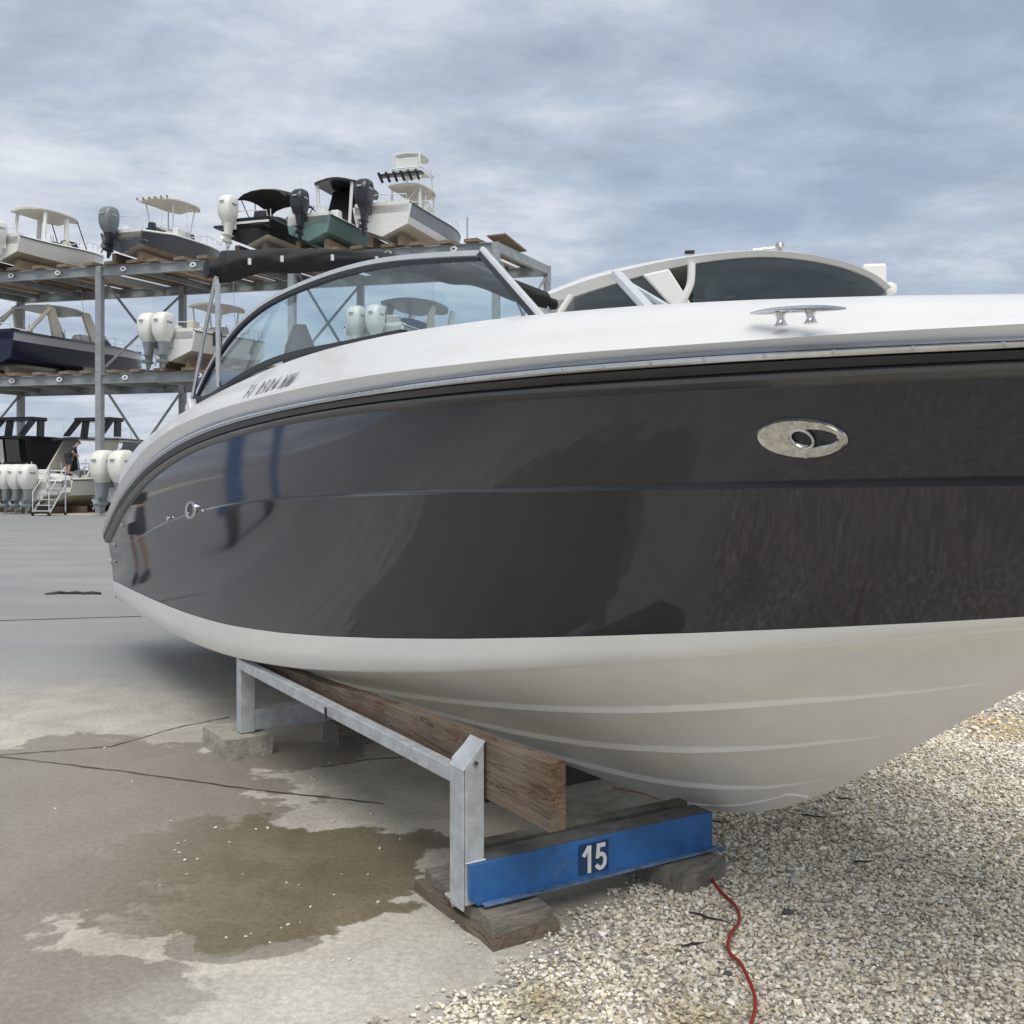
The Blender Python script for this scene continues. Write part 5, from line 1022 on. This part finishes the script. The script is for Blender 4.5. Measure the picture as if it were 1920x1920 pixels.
b = MB(); b.prism([loc_(1205, 512, -.02), loc_(1255, 502, -.02), loc_(1300, 575, -.02), (loc_(1262, 575, -.02))], (0, .08, 0)); b.build('pillar', M['w'], cr, bevel=.02)
b = MB(); b.tube(smooth_path([loc_(1297, 494, -.02), loc_(1296, 525, -.02), loc_(1290, 545, -.02), loc_(1272, 580, -.02)], 4), .042, 8); b.build('grab_post', M['w'], cr, True)
b = MB(); b.tube([loc_(1070, 548, 0), loc_(1035, 600, 0)], .035, 8); b.build('pillar', M['w'], cr, True)
h_ = deep(1462, 466, .9); b = MB(); b.loft([superell(h_.x, h_.y, h_.z + dz_, r_, r_, 10, 2) for dz_, r_ in ((-.05, .03), (.0, .025), (.02, .055), (.06, .045), (.08, .01))], True, True)
b.tube([deep(1412, 469, .9), deep(1462, 464, .9)], .014, 6); g_ = deep(1402, 470, .9); b.loft([superell(g_.x, g_.y, g_.z + dz_, r_, r_, 10, 2) for dz_, r_ in ((-.04, .05), (0, .04), (.015, .01))], True, True); b.build('roof_horn', M['steel_dull'], cr, True)
b = MB(); b.box(deep(1293, 473, .3), (.11, .1, .03)); b.build('roof_light', M['black'], cr, bevel=.01)
p = deep(1667, 541, .9); b = MB(); b.loft([superell(p.x, p.y, p.z + dz_, r_, r_, 16, 2) for dz_, r_ in ((-.07, .04), (-.055, .08), (0, .09), (.04, .08), (.065, .04))], True, True); b.build('radome', M['w'], cr, True)
b = MB(); b.box(deep(1632, 524, 1.0), (.26, .5, .27)); b.build('roof_box', M['w'], cr, bevel=.03)
b = MB(); rows = []
for i in range(12):
    f = i / 11; x = -3.6 + 8.6 * f; hb = 1.5 * (1 - max(0, (f - .5) / .5) ** 2.2); zt = 3.25 + .1 * f
    rows.append([Vector((x, 1.35 - hb * s_, z)) for s_, z in ((0.02, .35 + .9 * max(0, f - .6)), (.8, .8 + .7 * max(0, f - .6)), (1, 1.6), (1.02, zt - .05), (.9, zt), (0, zt + .05))] + [Vector((x, 1.35 + hb * s_, z)) for s_, z in ((.9, zt), (1.02, zt - .05), (1, 1.6), (.8, .8 + .7 * max(0, f - .6)))])
b.loft(rows, True, True); hl = b.build('hull', M['w'], cr, True, angle=30)
b = MB(); b.tube([(r_[3].x, r_[3].y - .02, 2.95) for r_ in rows], .05, 6); b.build('rub_rail', M['rub_black'], hl, True)
for x in (-.6, .5):
    b = MB(); b.prism([(x + .32 * math.cos(a), -.165, 2.3 + .12 * math.sin(a)) for a in [q * math.pi / 8 for q in range(16)]], (0, .06, 0)); b.build('portlight', M['dark_glass'], hl)
for x in (-2.4, .8):
    b = MB(); b.box((x, 1.35, .19), (.4, 1.2, .38)); b.build('keel_block', M['timber'], cr)

# boxes standing in for pale fittings and green reflections in the dark glass
for px, py, dy, d, m in ((1335, 548, .5, (.16, .16, .22), 'w'), (1352, 556, .6, (.12, .16, .16), 'beige'), (1395, 506, .9, (.34, .05, .20), 'grey_stripe'), (1490, 545, .8, (1.3, .6, .26), 'slate'), (1460, 540, 1.4, (.5, .3, .5), 'sea'), (1150, 555, .5, (.30, .2, .09), 'w'), (1545, 512, .5, (.45, .04, .03), 'grey_stripe'), (1600, 536, .5, (.34, .04, .03), 'grey_stripe'), (1575, 540, .7, (.05, .3, .34), 'beige')):
    b = MB(); b.box(deep(px, py, dy), d); b.build('cabin_shape', M[m], cr, bevel=.06)
# blue hoist out of the picture on the open yard, seen only as a mirror image in the hull
ho = thing('boat_hoist', 'blue steel hoist uprights that show mirrored in the dark hull side', 'boat hoist', Vector((-10.2, 13.4, 0)), R(40))
for x in (-.42, .30):
    b = MB(); b.box((x, 0, 2.1), (.24 if x > 0 else .14, .24, 3.4)); b.build('upright', M['blue'], ho, bevel=.01)
b = MB(); b.box((0, 0, 3.9), (1.1, .28, .3)); b.box((0, 0, .5), (1.1, .2, .2)); b.build('cross_tube', M['blue'], ho, bevel=.01)
for x in (-.42, .3):
    b = MB(); b.loft([[Vector((x + dx, .32 * math.cos(a), .32 + .32 * math.sin(a))) for a in [q * math.pi / 8 for q in range(16)]] for dx in (-.1, .1)], True, True); b.build('wheel', M['black'], ho, True)

# ------------------------------------------------------------------ people
M['skin'] = mat('skin', (.42, .25, .17), .55, var=.06, vscale=12); M['shirt'] = mat('dark_shirt', (.022, .024, .032), .85, var=.15, vscale=20); M['shorts'] = mat('charcoal_shorts', (.03, .032, .04), .85)
M['paper'] = mat('white_paper', (.78, .78, .80), .7); M['cap'] = mat('dark_cap', (.018, .02, .028), .8); M['hair'] = mat('brown_hair', (.05, .03, .02), .7)
def skin_body(name, joints, edges, m, parent, sub=2):
    keys = list(joints); me = bpy.data.meshes.new(name); me.from_pydata([joints[k][0] for k in keys], [(keys.index(a), keys.index(c)) for a, c in edges], [])
    o = link(name, me, m, parent); s_ = o.modifiers.new('skin', 'SKIN'); s_.use_smooth_shade = True
    if not me.skin_vertices: me.skin_vertices_new() if hasattr(me, 'skin_vertices_new') else None
    for i, k in enumerate(keys):
        r_ = joints[k][1]; me.skin_vertices[0].data[i].radius = (r_, r_) if not isinstance(r_, tuple) else r_
        me.skin_vertices[0].data[i].use_root = (k == 'pelvis')
    q = o.modifiers.new('sub', 'SUBSURF'); q.levels = sub; q.render_levels = sub; return o
def person(label, loc, rz, pose, paper=False, group=None):
    t = thing('person', label, 'person', loc, rz, group); J = {k: (Vector(v[0]), v[1]) for k, v in pose.items()}
    E = [('pelvis', 'waist'), ('waist', 'chest'), ('chest', 'neck'), ('neck', 'jaw'), ('jaw', 'head'), ('head', 'crown')]
    for s_ in 'LR': E += [('pelvis', 'hip' + s_), ('hip' + s_, 'knee' + s_), ('knee' + s_, 'calf' + s_), ('calf' + s_, 'ankle' + s_), ('ankle' + s_, 'toe' + s_), ('chest', 'sho' + s_), ('sho' + s_, 'elb' + s_), ('elb' + s_, 'wri' + s_), ('wri' + s_, 'palm' + s_)]
    for s_ in 'LR':
        w, e = J['wri' + s_][0], J['elb' + s_][0]; d = (w - e).normalized(); x = d.cross(Vector((0, 0, 1))); x = x.normalized() if x.length > .1 else Vector((1, 0, 0)); z = x.cross(d); J['palm' + s_] = (w + d * .055, (.034, .022))
        for q, (off, ln) in enumerate(((-.03, .075), (-.01, .085), (.01, .08), (.03, .06))):
            a, c = f'f{s_}{q}a', f'f{s_}{q}b'; J[a] = (w + d * .095 + x * off, .0095); J[c] = (w + d * (.095 + ln * .8) + x * off * 1.1 - z * .03, .0075); E += [('palm' + s_, a), (a, c)]
        J['th' + s_] = (w + d * .07 + x * -.06 - z * .01, .010); E += [('wri' + s_, 'th' + s_)]
    body = skin_body('body', J, E, M['skin'], t)
    h = J['head'][0]; f = (J['jaw'][0] - J['neck'][0]); fx = pose['face'][0] if 'face' in pose else None
    def tubeof(name, m, ks, radii, parent, extra=None):
        b = MB(); b.tube([J[k][0] if isinstance(k, str) else k for k in ks], radii, 12); return b.build(name, m, parent, True)
    # clothes: shirt trunk with sleeves, shorts, shoes
    def trunk(name, m, ks, rad):
        b = MB(); P = [J[k][0] for k in ks]; rows = []
        side = (J['shoR'][0] - J['shoL'][0]).normalized()
        for i, p in enumerate(P):
            tt = (P[min(i + 1, len(P) - 1)] - P[max(i - 1, 0)]).normalized(); fr = tt.cross(side).normalized()
            rows.append([p + side * rad[i][0] * math.cos(a) + fr * rad[i][1] * math.sin(a) for a in [2 * math.pi * q / 18 for q in range(18)]])
        b.loft(rows, True, True); return b.build(name, m, t, True)
    sh = trunk('shirt', M['shirt'], ['pelvis', 'waist', 'chest', 'neck'], [(.195, .135), (.185, .13), (.225, .14), (.075, .075)])
    for s_ in 'LR': tubeof('sleeve', M['shirt'], ['sho' + s_, J['sho' + s_][0].lerp(J['elb' + s_][0], .65)], [.075, .068], sh)
    for s_ in 'LR': tubeof('shorts_leg', M['shorts'], ['hip' + s_, J['hip' + s_][0].lerp(J['knee' + s_][0], .85)], [.125, .105], t)
    b = MB(); b.tube([J['pelvis'][0] + Vector((0, 0, .10)), J['pelvis'][0] - Vector((0, 0, .09))], [.19, .17], 14); b.build('shorts', M['shorts'], t, True)
    for s_ in 'LR': tubeof('shoe', M['black'], ['ankle' + s_, J['ankle' + s_][0].lerp(J['toe' + s_][0], .6) - Vector((0, 0, .01)), J['toe' + s_][0]], [.058, .056, .042], t)
    up = (J['crown'][0] - J['jaw'][0]).normalized(); fwd = Vector(pose['_fwd'][0]).normalized(); fwd = (fwd - up * fwd.dot(up)).normalized(); sx = up.cross(fwd)
    c = J['head'][0] + up * .045
    b = MB(); b.loft([[c + up * z + (sx * math.cos(a) * .088 + fwd * math.sin(a) * .105) * r_ for a in [2 * math.pi * q / 14 for q in range(14)]] for z, r_ in ((0, 1.03), (.04, 1.02), (.075, .8), (.09, .3))], True, True); b.prism([c + fwd * .08 + sx * .07, c + fwd * .18 + sx * .05, c + fwd * .18 - sx * .05, c + fwd * .08 - sx * .07], up * .012); b.build('cap', M['cap'], t, True)
    fc = J['head'][0]; b = MB(); b.box(fc + fwd * .105 - up * .02, (.03, .03, .05)); b.build('nose', M['skin'], t, bevel=.008)
    b = MB()
    for q in (-1, 1): b.box(fc + fwd * .098 + sx * q * .034 + up * .005, (.022, .012, .012))
    b.build('eyes', M['black'], t); b = MB(); b.box(fc + fwd * .094 - up * .065, (.05, .012, .008)); b.build('mouth', mat('lips', (.30, .12, .10), .5), t)
    b = MB()
    for q in (-1, 1): b.box(fc + sx * q * .092 - up * .005, (.02, .03, .06))
    b.build('ears', M['skin'], t, bevel=.008)
    if paper:
        w = J['wriR'][0]; b = MB(); a = w + Vector((-.04, .10, -.12)); b.prism([a + Vector((-.15, 0, -.22)), a + Vector((.15, .03, -.20)), a + Vector((.15, -.02, .16)), a + Vector((-.15, -.05, .14))], Vector((0, .004, 0)))
        o = b.build('paper_sheet', M['paper']); o.matrix_world = Matrix.Translation(loc) @ Matrix.Rotation(rz, 4, 'Z'); tag(o, 'white paper sheet held by the man seen mirrored in the hull', 'paper')
    return t
stand_pose = dict(pelvis=((0, 0, .93), .12), waist=((0, 0, 1.08), .11), chest=((0, .01, 1.32), .125), neck=((0, .02, 1.47), .055), jaw=((0, .05, 1.56), .055), head=((0, .045, 1.63), .088), crown=((0, .03, 1.71), .06), _fwd=((0, 1, 0), 0),
    hipL=((-.10, 0, .88), .095), kneeL=((-.11, .02, .48), .06), calfL=((-.11, -.01, .34), .058), ankleL=((-.11, -.02, .08), .038), toeL=((-.13, .15, .04), .035), hipR=((.10, 0, .88), .095), kneeR=((.12, .04, .48), .06), calfR=((.13, .02, .34), .058), ankleR=((.13, .0, .08), .038), toeR=((.16, .17, .04), .035),
    shoL=((-.19, .0, 1.38), .062), elbL=((-.25, .04, 1.12), .045), wriL=((-.12, .26, 1.12), .03), shoR=((.19, 0, 1.38), .062), elbR=((.25, .05, 1.12), .045), wriR=((.16, .28, 1.15), .03))
bend_pose = {k: (Vector(v[0]), v[1]) for k, v in stand_pose.items()}
for k in ('waist', 'chest', 'neck', 'jaw', 'head', 'crown', 'shoL', 'shoR', 'elbL', 'elbR', 'wriL', 'wriR'):
    p = Vector(bend_pose[k][0]) - Vector((0, 0, .93)); p = Matrix.Rotation(R(-32), 3, 'X') @ p; bend_pose[k] = (p + Vector((0, 0, .93)), bend_pose[k][1])
person('man in dark cap and shirt just beyond the edge, mirrored in the hull', Vector((-7.7, 13.6, 0)), R(-105), {k: v for k, v in stand_pose.items() if k != 'face'}, True)
pw = at(128, 892, 47.5); person('man in dark shirt and shorts bending over on the white cruiser stern', pw, R(-60), bend_pose)
